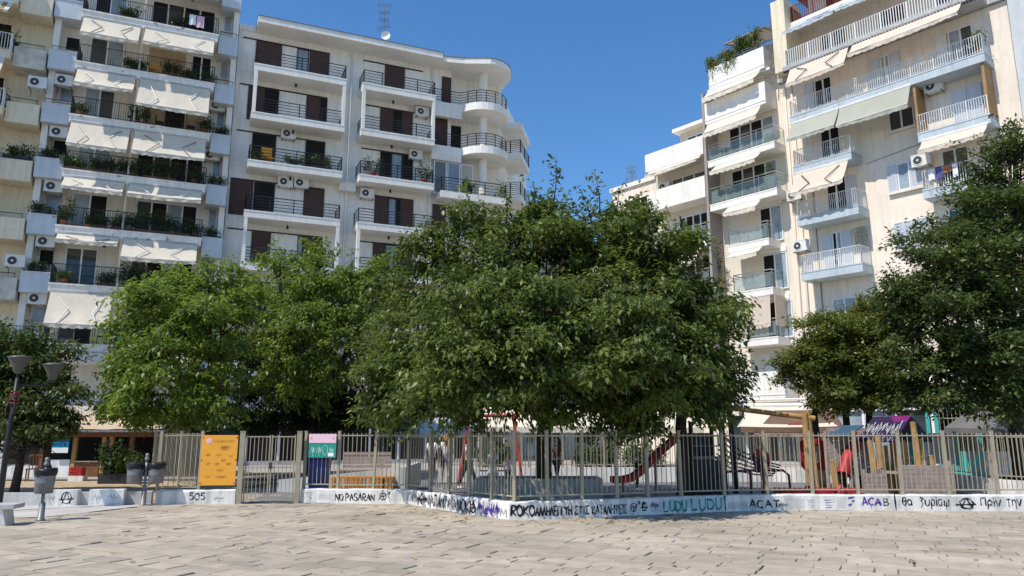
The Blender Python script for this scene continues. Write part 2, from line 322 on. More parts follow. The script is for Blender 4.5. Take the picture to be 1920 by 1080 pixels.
    def awning(s, x0, x1, zt, drop, p=.8, m='awning', arms=True, y=.02, seed=0, val=.2, armcol='rail_white'):
        """cloth sheet from (y, zt) out to (y-p, zt-drop') with a scalloped valance; drop is what the camera sees"""
        drop = max(.12, drop-val*.85); zb = zt-drop-p*max(0, (zt-drop-EYE))/39; a = MB(); n = max(8, int((x1-x0)/.12)); rows = 6; rr = random.Random(seed)
        sag = rr.uniform(.03, .09); sk = rr.uniform(-.05, .05)
        for r in range(rows+1):
            t = r/rows
            for i in range(n+1):
                u = i/n; w = (.016*math.sin(u*19+seed)+.02*math.sin(u*7+seed*2))*t
                a.v.append((x0+(x1-x0)*u, y-p*t+w, zt+(zb-zt)*t-sag*math.sin(math.pi*t)-.05*t*math.sin(math.pi*u)+sk*t*(u-.5)*2))
        for r in range(rows):
            for i in range(n): k = r*(n+1)+i; a.f.append((k, k+n+1, k+n+2, k+1))
        k0 = len(a.v)
        for i in range(n+1):
            u = i/n; zz = zb-.05*math.sin(math.pi*u)+sk*(u-.5)*2; a.v.append((x0+(x1-x0)*u, y-p-.004, zz-.004)); a.v.append((x0+(x1-x0)*u, y-p+.03*math.sin(u*31+seed), zz-val*(.72+.28*abs(math.sin(u*(x1-x0)*math.pi/.36)))))
        for i in range(n): k = k0+2*i; a.f.append((k, k+1, k+3, k+2))
        o = s.part(a, 'awning', M[m], smooth=True)
        s.part(MB().box(x0-.04, x1+.04, y-.02, y+.1, zt, zt+.11), 'awning_cassette', M['rail_white'], o); s.part(MB().tube([(x0, y-p, zb-.01), (x1, y-p, zb-.01)], .022, 6), 'awning_bar', M['rail_white'], o)
        if arms:
            for xa, sg in ((x0+(x1-x0)*.14, 1), (x1-(x1-x0)*.14, -1)):
                L = min(.75, (x1-x0)*.22)*rr.uniform(.6, 1.1); f = lambda t: (y-p*t-.07, zt+(zb-zt)*t-sag)
                y1, z1 = f(.1); y2, z2 = f(rr.uniform(.42, .68)); y3, z3 = f(.96)
                s.part(MB().tube([(xa, y1, z1), (xa+sg*L, y2-.03, z2), (xa+sg*L*.25, y3, z3)], .026, 5), 'awning_arm', M[armcol], o)
        return o
def make_ac():
    root = empty('air_conditioner', (0, 0, 0))
    MB().box(-.42, .42, -.30, 0, 0, .6).box(-.43, .43, -.31, .01, .56, .61).build('casing', M['ac'], root)
    gr = MB(); gr.lathe([(.23, 0), (.23, .012), (.05, .02)], 20)
    for v_i in range(len(gr.v)): x, y, z = gr.v[v_i]; gr.v[v_i] = (x-.12, -.302-z, y+.3)
    o = gr.build('fan_grille', M['ac_dark'], root)
    h = MB(); h.lathe([(.235, 0), (.235, .025), (.205, .025), (.205, 0)], 20); h.lathe([(.06, .02), (.055, .035), (.001, .036)], 10)
    for v_i in range(len(h.v)): x, y, z = h.v[v_i]; h.v[v_i] = (x-.12, -.303-z, y+.3)
    h.build('grille_ring', M['ac'], root)
    for q in (-.36, .32): MB().box(q, q+.04, -.34, .3, -.05, -.003).box(q+.001, q+.039, .26, .3, -.35, -.05).build('bracket', M['galv'], root)
    return root
AC = make_ac(); ac_used = [0]
def place_ac(fr, x, z, y, label, rz=0):
    o = AC if not ac_used[0] else copy_tree(AC); ac_used[0] += 1
    o.location = fr.w(x, y, z); o.rotation_euler = (0, 0, fr.ang+rz); tag(o, label, 'air conditioner', 'air conditioners on the facades')
def pot_plant(loc, rz, h, w, label, kind='bush', seed=0, pot='terracotta', m='pot', group='plants on the balconies', cat='potted plant', n=1.0, ph=.3):
    root = empty('potted_plant', loc, rz, label, cat, group); g = random.Random(seed)
    pr = min(.17, w*.4)
    if kind == 'box': MB().box(-w/2, w/2, -.11, .11, 0, ph*.7).build('planter', M[pot], root)
    else: MB().lathe([(.001, 0), (pr*.7, 0), (pr, ph*.86), (pr*1.12, ph*.86), (pr*1.12, ph), (pr*.95, ph), (pr*.9, ph*.85), (.001, ph*.85)], 12).build('pot', M[pot], root, True)
    st = MB(); cs = []
    if kind == 'box': st.box(-w/2+.02, w/2-.02, -.1, .1, ph*.55, ph*.69)
    k = max(4, int(7*n*max(1, w/.6)))
    for i in range(k):
        x = g.uniform(-w/2, w/2); z = ph+g.uniform(.15, 1)*(h-ph); y = g.uniform(-.18, .18)
        if kind == 'hang' and g.random() < .45: z = ph-g.uniform(0, .8); y = -.15
        st.tube([(x*.3 if kind != 'box' else x, 0, ph*.65), (x*.6 if kind != 'box' else x, y*.5, ph+(z-ph)*.6), (x, y, z)], (.014, .01, .005), 4)
        cs.append((x, y, z)); cs.append((x*.8, y*.6, ph+(z-ph)*.65))
    st.build('stem', M['bark'], root)
    leaves('foliage', cs, .125, 22, (.12, .10, .12), LF[m], root, seed, .3, .5)
    return root
ORD = ['top', 'second', 'third', 'fourth', 'fifth', 'sixth', 'seventh']
# ---------------------------------------------------------------- A: grey white block with long awninged balconies
A = Bld(AB, -10.4, 'apartment_building', 'grey white apartment block with long plant filled balconies under cream awnings')
A.wall(-10.4, -1.16, 1.5, 14, 0, 30.2, M['a_wall'])
AZ = [27.1, 24.1, 21.1, 18.1, 15.1, 12.1, 9.1, 6.1]
for x0, x1 in ((-10.4, -10.1), (-1.5, -1.2)): A.part(MB().box(x0, x1, .75, 1.497, 0, 30.1), 'pilaster', M['white'])
aw = {27.1: ((None, 0), (.42, .3)), 24.1: ((.95, .7), (.85, .7)), 21.1: ((.85, .7), (1.5, .9)), 18.1: ((1.25, .8), (1.2, .8)), 15.1: ((.6, .7), (.62, .7)), 12.1: ((.42, .5), (1.05, .8)), 9.1: ((1.72, .9), (.45, .4)), 6.1: ((.5, .5), (.7, .5))}
for i, z in enumerate(AZ):
    sl = A.slab(-9.1, -2.28, z, .44, 0, 1.497, M['peel']); A.rail(sl, -9.06, -2.32, z, 1.0, .05, 1.49, .11)
    for x0, x1, zb, zt in ((-10.42, -9.14, z-.5, z+.52), (-2.24, -1.18, z-.95, z+.12)):
        b_ = MB().box(x0, x1, .35, 1.497, zb, zt); b_.box(x0-.02, x1+.02, .32, 1.49, zt, zt+.05); A.part(b_, 'parapet', M['blue_par'])
    if i > 0:
        o = MB().tube([(-10.35, .4, z+.8), (-9.2, .4, z+.8)], .018, 4)
        for x in (-10.3, -9.3): o.tube([(x, .4, z+.55), (x, .4, z+.8)], .012, 4)
        A.part(o, 'handrail', M['black']); o = MB().tube([(-2.2, .4, z+.45), (-1.25, .4, z+.45)], .018, 4)
        for x in (-2.15, -1.3): o.tube([(x, .4, z+.15), (x, .4, z+.45)], .012, 4)
        A.part(o, 'handrail', M['black'])
    (d1, p1), (d2, p2) = aw[z]
    if d1: A.awning(-8.98, -6.22, z-.45, d1, p1, seed=i, armcol='galv' if i % 2 else 'rail_white')
    A.awning(-6.0, -2.45, z-.45, d2, p2, seed=i+20, armcol='rail_white' if i % 3 else 'galv')
    A.part(MB().box(-6.16, -6.06, .12, .22, z-3+.004, z-.445), 'post', M['a_wall']) if z > 6.2 else None
    # doors and windows behind this balcony
    y = 1.5
    gl = [('glass_pale', 'dark'), ('dark', 'glass_pale'), ('glass', 'glass_pale'), ('glass_pale', 'glass'), ('glass_pale', 'glass_pale'), ('glass_pale', 'dark'), ('glass', 'glass'), ('glass', 'dark')][i]
    A.window(-8.75, -7.25+.1*(i % 3), z+.02, z+2.2, y, 2, 'frame', gl, name='balcony_door')
    if i == 2: A.part(MB().box(-5.8, -3.9, y-.05, y-.002, z+.02, z+2.2), 'door', M['tan']); A.window(-3.6, -2.5, z+.02, z+2.2, y, 2, 'frame', 'dark', name='balcony_door')
    elif i == 3: A.window(-5.8, -2.6, z+.02, z+2.1, y, 3, 'tan', ('tan', 'dark', 'tan'), name='balcony_door')
    elif i in (4, 1): A.window(-5.9, -2.5, z+.02, z+2.15, y, 4, 'a_wall', ('dark', 'glass', 'dark', 'dark'), name='balcony_door')
    else: A.window(-5.7, -2.6, z+.02, z+2.15, y, 4, 'frame', ('glass', 'dark', 'glass_pale', 'dark'), name='balcony_door')
    A.window(-2.05, -1.55, z+1.0, z+2.1, y, 1, 'a_wall', 'glass_pale'); A.window(-9.95, -9.2, z+1.1, z+2.0, y, 1, 'a_wall', 'glass_pale' if i % 2 else 'dark')
    a = MB().tube([(-7.0, y-.02, z+2.45), (-7.0, y-.16, z+2.42)], .03, 6); a.lathe([(.001, z+2.3), (.07, z+2.32), (.08, z+2.42), (.04, z+2.47)], 8, (-7.0, y-.18)); A.part(a, 'wall_lamp', M['black'])
A.part(MB().box(-9.5, -1.16, .2, 14, 30.2, 30.5), 'roof', M['white'])
for k, (px, py, zz) in enumerate(((121, 150, 0), (111, 247, 0), (101, 349, 0), (86, 452, 0), (70, 559, 0))):
    place_ac(AB, AB.loc(px, py, .8)[0], AB.loc(px, py+12, .8)[1], .95, 'white air conditioner left of the %s balcony of the grey white block' % ORD[k+2])
for k, (px, py) in enumerate(((408, 200), (397, 292))):
    place_ac(AB, AB.loc(px, py, 1.2)[0], AB.loc(px, py+10, 1.2)[1], 1.3, 'white air conditioner right of the %s balcony of the grey white block' % ORD[k+2])
# ---------------------------------------------------------------- Y: cream block at the far left edge
Y = Bld(AB, -20, 'apartment_building', 'cream yellow apartment block cut by the left edge, with marble parapets and striped awnings')
Y.wall(-20, -10.45, 1.5, 13, 0, 31, M['yellow'])
for i, z in enumerate((27.1, 24.05, 21.0, 17.95, 14.9, 11.85, 8.8, 5.75)):
    sl = Y.slab(-18, -12.0, z, .42, -.1, 1.497, M['yellow']); Y.rail(sl, -17.9, -12.05, z, .95, -.05, 1.49, .13, .014, 'rail_white')
    b_ = MB().box(-11.95, -10.5, .25, 1.497, z-.65, z+.45); Y.part(b_, 'parapet', M['marble' if i in (2, 6) else 'yellow'])
    Y.part(MB().tube([(-11.9, .3, z+.7), (-10.6, .3, z+.7)], .02, 4).tube([(-11.9, .3, z+.44), (-11.9, .3, z+.7)], .014, 4).tube([(-10.65, .3, z+.44), (-10.65, .3, z+.7)], .014, 4), 'handrail', M['black'])
    Y.window(-14.2, -12.4, z+.02, z+2.2, 1.5, 2, 'yellow', 'dark', name='balcony_door')
    if i < 6:
        m = [stripemat('grey_white_stripes', (.80, .78, .76), (.30, .27, .27), 0, .4), stripemat('gold_white_stripes', (.80, .76, .68), (.36, .25, .10), 0, .4), M['awning'], stripemat('tan_white_stripes', (.80, .76, .68), (.34, .22, .14), 0, .4), M['awning'], M['awning']][i]
        MATS['tmp'] = m; M['tmp'] = m; Y.awning(-17, -12.2, z-.45, (1.1, .55, 1.1, .4, .5, .4)[i], .7, 'tmp', False, -.1, i)
place_ac(AB, AB.loc(70, 152, .2)[0], AB.loc(70, 164, .2)[1], .5, 'white air conditioner on the cream left edge block, high above the marble parapet')
place_ac(AB, AB.loc(28, 490, .1)[0], AB.loc(28, 500, .1)[1], .4, 'white air conditioner standing on a parapet of the cream left edge block, low down')
# ---------------------------------------------------------------- B: white block with brown shutters and round corner balconies
B = Bld(AB, -1.1, 'apartment_building', 'white apartment block with brown shutters, boxed white balcony frames and round corner balconies')
B.wall(-1.14, 12.2, 1.4, 13, 0, 25.42, M['b_wall']); B.wall(12.2, 15.9, 2.2, 13, 0, 25.42, M['b_wall'], 'corner_wall')
rf = MB(); tc = (14.35, 1.35)
arc = [(tc[0]+1.95*math.cos(t), tc[1]+1.95*math.sin(t)) for t in [R(-95+i*9.5) for i in range(11)]]
rf.prism([(-.2, -.05), (11.1, -.05), (11.3, .35), (12.6, .05)]+arc+[(16.6, 13), (-.2, 13)], 25.4, 25.78)
B.part(rf, 'roof', M['white']); 
B.part(MB().prism([(-.22, -.09), (11.12, -.09), (11.3, .3), (12.6, 0)]+[(tc[0]+(x-tc[0])*1.02, tc[1]+(y-tc[1])*1.02) for x, y in arc]+[(16.64, 13), (-.22, 13)], 25.783, 25.82), 'roof_flashing', M['galv'])
B.part(MB().box(-1.14, -.23, 1.3, 13, 25.42, 25.8), 'parapet', M['b_wall'])
BZ = [22.8, 19.82, 16.92, 13.96, 10.98, 8.0, 5.0]
seg1 = ['W-.9:-.25 B-.15:1.35 W1.5:2.2 G2.25:2.95 B3.0:4.2', 'W-.9:-.45 B-.4:.5 D.5:1.35 W1.5:2.9 B2.95:3.75 D3.75:4.2', 'W-.9:-.15 D0:1.35 W1.5:3.0 D3.05:4.2', 'B-1.0:.25 D.3:1.45 W1.6:2.55 W2.6:3.1 B3.1:4.3', 'W-1.0:-.2 W-.2:.3 B.35:1.4 W1.6:2.9 G2.9:3.2 B3.2:4.3', 'B-.9:.3 D.3:1.4 W1.6:3 B3:4.3', 'B-.9:.3 D.3:1.4 W1.6:3 B3:4.3']
seg2 = ['W6.3:7.65 B7.7:9.0 W9.05:10.2', 'W6.3:7.45 B7.5:8.3 D8.3:8.9 B8.9:9.6 W9.65:10.3', 'W6.4:7.55 D7.6:8.3 G8.3:9.0 D9.0:9.7', 'W6.4:7.3 B7.35:8.2 G8.2:8.7 D8.7:9.0 B9.0:9.8', 'W6.4:7.3 B7.35:8.1 G8.1:8.9 B8.9:9.8', 'B6.4:9.8', 'B6.4:9.8']
for i, z in enumerate(BZ):
    for ss in (seg1[i], seg2[i]):
        xs = []
        for s_ in ss.split():
            k = s_[0]; a0, a1 = map(float, s_[1:].split(':')); xs += [a0, a1]
            z0, z1 = z+.03, z+2.12
            if k == 'B': B.shutter(a0, a1, z0, z1, 1.4, 'brown', .16)
            elif k == 'W': B.part(MB().box(a0, a1, 1.37, 1.399, z0, z1).box(a0+.03, a1-.03, 1.36, 1.369, z0+.9, z0+.93), 'white_panel', M['b_wall'])
            elif k == 'G': B.window(a0, a1, z0, z1, 1.4, 1, 'black', 'glass_pale', .05)
            else: B.window(a0, a1, z0, z1, 1.4, 1, 'black', 'dark', .05, 'balcony_door')
        B.part(MB().box(min(xs), max(xs), 1.33, 1.398, z+2.14, z+2.2), 'shutter_track', M['black'])
    for (x0, x1) in ((-.2, 5.08), (6.08, 10.7)):
        sl = B.slab(x0, x1, z, .42, 0, 1.397, M['white'], .02); B.hrail(sl, x0+.06, x1-.06, z, .86)
        xm = (x0+x1)/2-.2
        B.part(MB().lathe([(.001, z-.66), (.07, z-.64), (.07, z-.5), (.03, z-.42)], 8, (xm, .9)), 'ceiling_lamp', M['black'])
        if i in (0, 3, 5):
            for xx in (x0+.01, x1-.2): B.part(MB().box(xx, xx+.19, .01, .22, BZ[i+1]+.004, z-.421), 'post', M['white'])
    if i == 2: B.part(MB().box(5.09, 6.07, .9, 1.397, z-.85, z-.3), 'link_parapet', M['b_wall'])
    # bay between the second balconies and the round corner
    B.shutter(11.05, 11.95, z+.03, z+2.1, 1.4, 'brown', .16) if i not in (0,) else B.part(MB().box(10.95, 11.5, 1.37, 1.399, z+.03, z+2.1), 'white_panel', M['b_wall'])
    if i == 0: B.shutter(11.5, 12.15, z+.03, z+2.1, 1.4, 'brown', .16)
    else: B.window(12.25, 13.15, z+.03, z+2.1, 2.2, 1, 'black', 'dark', .05, 'balcony_door')
    pr = [(10.72, .75), (12.7, .75)] + [(tc[0]+1.72*math.cos(t), tc[1]+1.72*math.sin(t)) for t in [R(-150+k*13) for k in range(13)]] + [(15.9, 2.19), (12.21, 2.19), (12.19, 1.39), (10.72, 1.39)]
    if i < 2:
        rb = MB().prism(pr, z-.5, z); o = B.part(rb, 'round_balcony', M['white'])
        B.part(MB().box(10.73, 12.72, .72, .8, z-1.0, z-.503), 'bay_parapet', M['b_wall'])
        h = MB(); pts = [(10.75, .8), (12.6, .8)]+[(tc[0]+1.64*math.cos(t), tc[1]+1.64*math.sin(t)) for t in [R(-145+k*11) for k in range(14)]]
        for j in range(5): h.tube([(x, y, z+.14+.72*j/4) for x, y in pts], .028 if j == 4 else .019, 4)
        for x, y in pts[::2]: h.box(x-.022, x+.022, y-.022, y+.022, z, z+.86)
        B.part(h, 'railing', M['black'], o)
        B.part(MB().lathe([(.27, BZ[i+1] if i == 0 else z-2.9), (.27, z-.502)], 16, (14.3, 1.0)), 'column', M['b_wall'], smooth=True)
        if i == 0: B.part(MB().lathe([(.27, z+.002), (.27, 25.398)], 16, (14.3, 1.0)), 'column', M['b_wall'], smooth=True)
    elif i == 2:
        o = B.part(MB().box(11.2, 15.7, .1, 2.19, z-.75, z-.32), 'balcony', M['white']); B.hrail(o, 11.25, 15.6, z-.32, .9, .16, 2.1)
        for q, (a0, a1) in enumerate(((10.95, 11.8), (11.85, 12.7), (12.75, 13.6))): B.window(a0, a1, z-.3, z+1.9, .95, 1, 'frame', 'glass_pale' if q % 2 else 'clear', .06, 'glazed_screen')
    else: o = B.slab(11.2, 15.6, z, .42, .2, 2.19, M['white']); B.hrail(o, 11.3, 15.5, z, .86, .26, 2.1)
# side street balconies, each with its own rail
sa = (.56, .83); sb2 = (.83, -.56)
def sdq(x, y, L, w): return [(x, y), (x+sb2[0]*w, y+sb2[1]*w), (x+sb2[0]*w+sa[0]*L, y+sb2[1]*w+sa[1]*L), (x+sa[0]*L, y+sa[1]*L)]
B.part(MB().prism([(15.9, 2.3), (15.9+.56*11, 2.3+.83*11), (15.9, 11.5)], 0, 25.39), 'side_wall', M['b_wall'])
for k, z in enumerate((23.0, 20.75, 17.7)):
    q = sdq(16.3, 2.95, 3.2 if k else 3.6, 1.5); o = B.part(MB().prism(q, z-.4, z), 'balcony' if k else 'side_canopy', M['white'])
    if k:
        h = MB(); pts = [(q[0][0]+.05, q[0][1]+.05), (q[1][0]-.04, q[1][1]+.06), (q[2][0]-.05, q[2][1]-.03)]
        for j in range(7): h.tube([(x, y, z+.1+.85*j/6) for x, y in pts], .02, 4)
        for a0, a1 in zip(pts, pts[1:]):
            for f in (0, .5, 1): x, y = a0[0]+(a1[0]-a0[0])*f, a0[1]+(a1[1]-a0[1])*f; h.box(x-.03, x+.03, y-.03, y+.03, z, z+.96)
        B.part(h, 'railing', M['black'], o)
for xx in (5.58, 10.82): B.part(MB().tube([(xx, 1.33, 3), (xx, 1.33, 25.3)], .05, 8), 'drain_pipe', M['b_wall'], smooth=True)
for px, py, lb in ((540, 262, 'under the second left balcony'), (534, 352, 'left of the pair over fourth left balcony'), (564, 354, 'right of the pair over fourth left balcony'), (790, 220, 'above the second right balcony'), (778, 300, 'above the third right balcony'), (687, 373, 'above the fourth right balcony')):
    place_ac(AB, AB.loc(px, py, 1.2)[0], AB.loc(px, py, 1.2)[1], 1.25, 'air conditioner on the brown shuttered block, '+lb)
# ---------------------------------------------------------------- D: pink cream block on the right
D = Bld(CD, -1.1, 'apartment_building', 'pink cream apartment block with powder blue balconies on the right')
D.wall(-1.1, 10.5, 1.2, 13, 0, 21.72, M['d_wall'])
D.part(MB().box(-.15, 9.75, -.12, 13, 21.75, 22.02).box(-1.1, -.16, 1.0, 13, 21.75, 22.02).box(9.76, 10.5, 1.0, 13, 21.75, 22.02), 'terrace_slab', M['conc'])
D.part(MB().tube([(-1.0, 1.14, 15.2), (-.2, 1.1, 14.9), (.5, 1.14, 15.0)], .012, 4).tube([(6.2, 1.16, 9.6), (10, 1.16, 9.9)], .012, 4), 'wall_cable', M['galv']) if False else None
tl = MB()
for k in range(66): tl.tube([(-.08+k*.15, -.125, 21.72), (-.08+k*.15, .1, 21.76)], .06, 6)
D.part(tl, 'eave_tiles', M['ac_dark'])
D.wall(-.8, 10.4, 2.2, 12, 22.03, 24.9, M['d_wall'], 'setback_wall'); D.wall(-.8, .02, .3, 2.19, 22.03, 26.5, M['yellow'], 'end_pier')
o = D.part(MB().box(.03, 9.3, .9, 12, 24.9, 25.1), 'upper_terrace', M['d_wall']); D.rail(o, .1, 9.2, 25.1, 1.0, .95, 2.1, .13, .016, 'maroon')
D.rail(o, .1, 9.6, 22.02, .95, -.02, 1, .13, .02, 'rail_white')
D.wall(.1, 10.2, 3.2, 12, 25.11, 27.8, M['soffit'], 'upper_wall'); D.part(MB().box(-.6, 10.4, 1.2, 12, 27.8, 28.0), 'upper_soffit', M['maroon'])
for a0 in (1.2, 4.4, 7.3): D.window(a0, a0+1.3, 22.1, 24.2, 2.2, 2, 'maroon', 'dark', name='balcony_door'); D.window(a0, a0+1.3, 25.2, 27.2, 3.2, 2, 'maroon', 'dark', name='balcony_door')
D.awning(.05, 3.0, 24.86, .22, 1.1, 'awn_grey', False, .9, 3); D.awning(3.1, 7.6, 24.86, .2, 1.1, 'awn_grey', False, .9, 4)
def dslab(x0, x1, z, rh=.92):
    o = D.slab(x0, x1, z, .46, 0, 1.197, M['d_peel'], .02); a = MB()
    D.rail(o, x0+.05, x1-.05, z, rh, .05, 1.19, .105, .011, 'rail_white', top=.02)
    n = int((x1-x0)/.42)
    for i in range(n):
        cx = x0+.25+i*.42; pts = [(cx+(.12-.012*t)*math.cos(t*.8), .045, z+.48+(.15-.012*t)*math.sin(t*.8)) for t in range(9)]; a.tube(pts, .011, 4)
    D.part(a, 'railing_scrolls', M['rail_white'], o); return o
dslab(.02, 9.65, 19.02); dslab(.0, 3.2, 16.1); dslab(6.45, 9.55, 16.0); dslab(.0, 3.3, 13.15); dslab(6.4, 9.2, 13.15); dslab(.0, 3.25, 10.15); dslab(6.4, 9.2, 10.1)
for xx in (6.42, 9.42): D.part(MB().box(xx, xx+.12, .1, 1.197, 16.01, 18.555), 'side_screen', M['orange'])
def door(x0, x1, z, m='frame', gm='glass', h=2.15): return D.window(x0, x1, z+.02, z+h, 1.2, 2, m, gm, name='balcony_door')
door(1.0, 2.0, 19.02, gm='dark'); D.shutter(.45, .95, 19.05, 21.15, 1.15, 'shutter'); 
D.shutter(4.0, 4.6, 19.05, 21.15, 1.18, 'shutter'); door(4.62, 5.1, 19.02, gm='glass_pale'); D.shutter(5.12, 5.6, 19.05, 21.15, 1.18, 'shutter')
door(7.9, 9.0, 19.02, gm=('glass_pale', 'glass')); D.shutter(7.35, 7.85, 19.05, 21.15, 1.16, 'rail_white')
door(1.1, 2.2, 16.1, gm='dark'); D.shutter(7.75, 8.4, 16.05, 18.1, 1.18, 'shutter'); D.shutter(8.42, 9.05, 16.05, 18.1, 1.18, 'shutter')
D.window(4.75, 6.0, 16.9, 18.0, 1.2, 2, 'frame', 'glass'); D.part(MB().box(4.65, 6.1, 1.02, 1.197, 16.82, 16.895), 'sill', M['d_wall'])
door(1.2, 2.3, 13.15, gm='dark'); D.shutter(2.32, 2.8, 13.2, 15.2, 1.17, 'shutter')
for z0, z1, cl in ((13.7, 15.15, 0), (10.65, 12.1, 1)):
    D.window(4.9, 5.5 if not cl else 6.1, z0, z1, 1.2, 1, 'frame', 'glass_pale'); D.part(MB().box(4.4, 6.25, 1.04, 1.197, z0-.1, z0-.003), 'sill', M['d_wall'])
    if cl: [D.shutter(a, a+.44, z0, z1, 1.14, 'shutter', .11) for a in (4.5, 4.95, 5.4, 5.82)]
    else: D.shutter(4.42, 4.88, z0, z1, 1.18, 'shutter', .11); D.shutter(5.52, 6.1, z0, z1, 1.18, 'shutter', .11)
D.shutter(.75, 1.25, 10.2, 12.2, 1.17, 'shutter'); door(1.27, 1.8, 10.15, gm=('dark', 'glass_pale')); D.shutter(1.82, 2.3, 10.2, 12.2, 1.17, 'shutter')
lt = MB()
for i in range(8):
    lt.tube([(2.4+i*.09, 1.1, 10.9+.1), (2.4+i*.09+.25, 1.1, 12.3)], .013, 4); lt.tube([(2.4+i*.09+.25, 1.12, 11.0), (2.4+i*.09, 1.12, 12.3)], .013, 4)
D.part(lt, 'folding_trellis', M['olive'])
D.window(1.0, 2.3, 7.4, 8.7, 1.2, 2, 'frame', 'glass_pale'); D.window(7, 8.2, 13.2, 15.2, 1.2, 2, 'frame', 'glass', name='balcony_door'); D.window(7, 8.2, 10.2, 12.2, 1.2, 2, 'frame', 'glass', name='balcony_door')
D.awning(.3, 3.6, 21.74, .95, .7, 'awn_pink', True, -.1, 1, armcol='black'); D.awning(3.8, 9.0, 21.74, .55, .7, 'awn_pink', False, -.1, 2)
D.awning(.1, 2.75, 18.55, .95, .7, 'awn_green', False, 0, 3); D.awning(2.8, 6.35, 18.55, 1.05, .6, 'awn_green', False, 0, 4)
D.awning(.1, 3.0, 15.63, 1.15, .8, 'awn_pink', True, 0, 5, armcol='black'); D.awning(6.6, 9.4, 15.53, .55, .7, 'awn_pink', False, 0, 6)
D.part(MB().tube([(-.35, 1.13, 0), (-.35, 1.13, 22)], .06, 8).tube([(-.75, 1.14, 0), (-.75, 1.14, 21.7)], .035, 6), 'drain_pipe', M['d_wall'], smooth=True)
D.part(MB().tube([(.45, 1.15, 3), (.45, 1.15, 15)], .03, 6).tube([(3.6, 1.17, 9.2), (6.3, 1.17, 9.5)], .012, 4).tube([(3.4, 1.17, 15.6), (6.3, 1.17, 15.9)], .014, 4), 'wall_cable', M['galv'])
for px, py, lb, of in ((1753, 173, 'beside the orange boarded balcony', .9), (1731, 313, 'left of the right hand balcony with laundry', 1.0), (1494, 377, 'left end above the third small balcony', 1.0), (1505, 472, 'left end above the lowest small balcony', 1.0)):
    x, z = CD.loc(px, py, of); place_ac(CD, x, z, 1.0, 'air conditioner on the pink cream block, '+lb)
# ---------------------------------------------------------------- F: grey sliver at the right edge
Fb = Bld(CD, 10.53, 'apartment_building', 'plain grey apartment block cut by the right edge, beside the pink cream block'); Fb.wall(10.53, 22, 1.15, 13, 0, 27, M['grey_wall'])
Fb.part(MB().box(10.53, 22, 1.0, 13, 27.003, 27.3), 'roof', M['conc']); Fb.window(14, 15.5, 16.5, 18, 1.15)
# ---------------------------------------------------------------- C: beige block with glass balconies
Cb = Bld(CD, -5.6, 'apartment_building', 'beige apartment block with glass fronted white balconies and planted roof terrace')
Cb.wall(-5.45, -1.12, 1.25, 13, 0, 22.6, M['c_wall']); Cb.part(MB().box(-5.62, -5.46, -.05, 12, 3, 22.4), 'party_wall', mat('brown_grey_panel', (.36, .31, .28), .85))
def cpar(x0, x1, z0, z1, y0=0, name='parapet'):
    a = MB().box(x0, x1, y0, y0+.12, z0, z1).box(x1-.12, x1, y0+.121, y0+1.2, z0, z1).box(x0, x0+.12, y0+.121, y0+1.2, z0, z1).box(x0+.121, x1-.121, y0+.121, y0+1.2, z0, z0+.25)
    a.box(x0-.02, x1+.02, y0-.025, y0-.003, z0+.18, z0+.21); return Cb.part(a, name, M['white'])
cpar(-5.3, -1.5, 22.75, 24.1, .4); Cb.part(MB().box(-5.4, -1.2, .55, 12, 22.6, 22.74), 'terrace_slab', M['white'])
cpar(-5.45, -1.35, 20.35, 21.7); 
rr = MB()
for zz in (21.85, 22.02): rr.tube([(-5.4, .06, zz), (-1.41, .06, zz), (-1.41, 1.2, zz)], .022, 5)
for x in (-5.4, -4.1, -2.8, -1.41): rr.tube([(x, .06, 21.7), (x, .06, 22.02)], .018, 4)
Cb.part(rr, 'railing', M['steel']); rr = MB()
for zz in (24.25, 24.4): rr.tube([(-5.2, .45, zz), (-1.6, .45, zz), (-1.6, 1.4, zz)], .022, 5)
for x in (-5.2, -4, -2.8, -1.6): rr.tube([(x, .45, 24.1), (x, .45, 24.4)], .018, 4)
Cb.part(rr, 'railing', M['steel'])
CZ = [(17.95, -5.42, -1.0), (15.2, -5.42, -1.05), (12.45, -4.35, -1.75), (9.65, -4.2, -1.7), (6.9, -4.1, -1.6)]
for i, (z, x0, x1) in enumerate(CZ):
    o = Cb.slab(x0, x1, z, .42, 0, 1.247, M['white'], .02); Cb.grail(o, x0+.05, x1-.05, z, 1.0, .07, 1.24)
    Cb.window(-2.9 if i > 1 else -4.6, -1.7+.1*i if i > 1 else -1.6, z+.03, z+2.15, 1.25, 2 if i > 1 else 4, 'frame', ('dark', 'glass_pale') if i > 1 else ('dark', 'glass', 'dark', 'glass_pale'), name='balcony_door')
    if i > 1: Cb.part(MB().box(-3.05, -1.4, 1.15, 1.247, z+2.17, z+2.45), 'shutter_box', M['white'])
cpar(-4.6, -1.3, 3.55, 5.0, -.2); Cb.window(-3.2, -1.9, 4.9, 6.1, 1.25, 1, 'frame', 'frame')
Cb.awning(-5.3, -1.75, 22.55, .55, .75, 'awning', False, .25, 1, .3); Cb.awning(-5.3, -1.7, 20.3, .72, .6, 'awning', False, 0, 2, .3)
Cb.awning(-4.9, -1.9, 17.5, .45, .7, 'awning', False, 0, 3, .25); Cb.awning(-4.2, -2.1, 14.75, .5, .6, 'awning', False, 0, 4, .25); Cb.awning(-4.2, -2.2, 12.0, .45, .6, 'awning', False, 0, 5, .25)
Cb.awning(-4.1, -1.9, 9.2, 1.75, .1, 'awn_pink', False, -.02, 6, .25); 
Cb.part(MB().box(-1.66, -1.63, 0, 1.2, 7.5, 9.2), 'side_blind', M['awn_pink'])
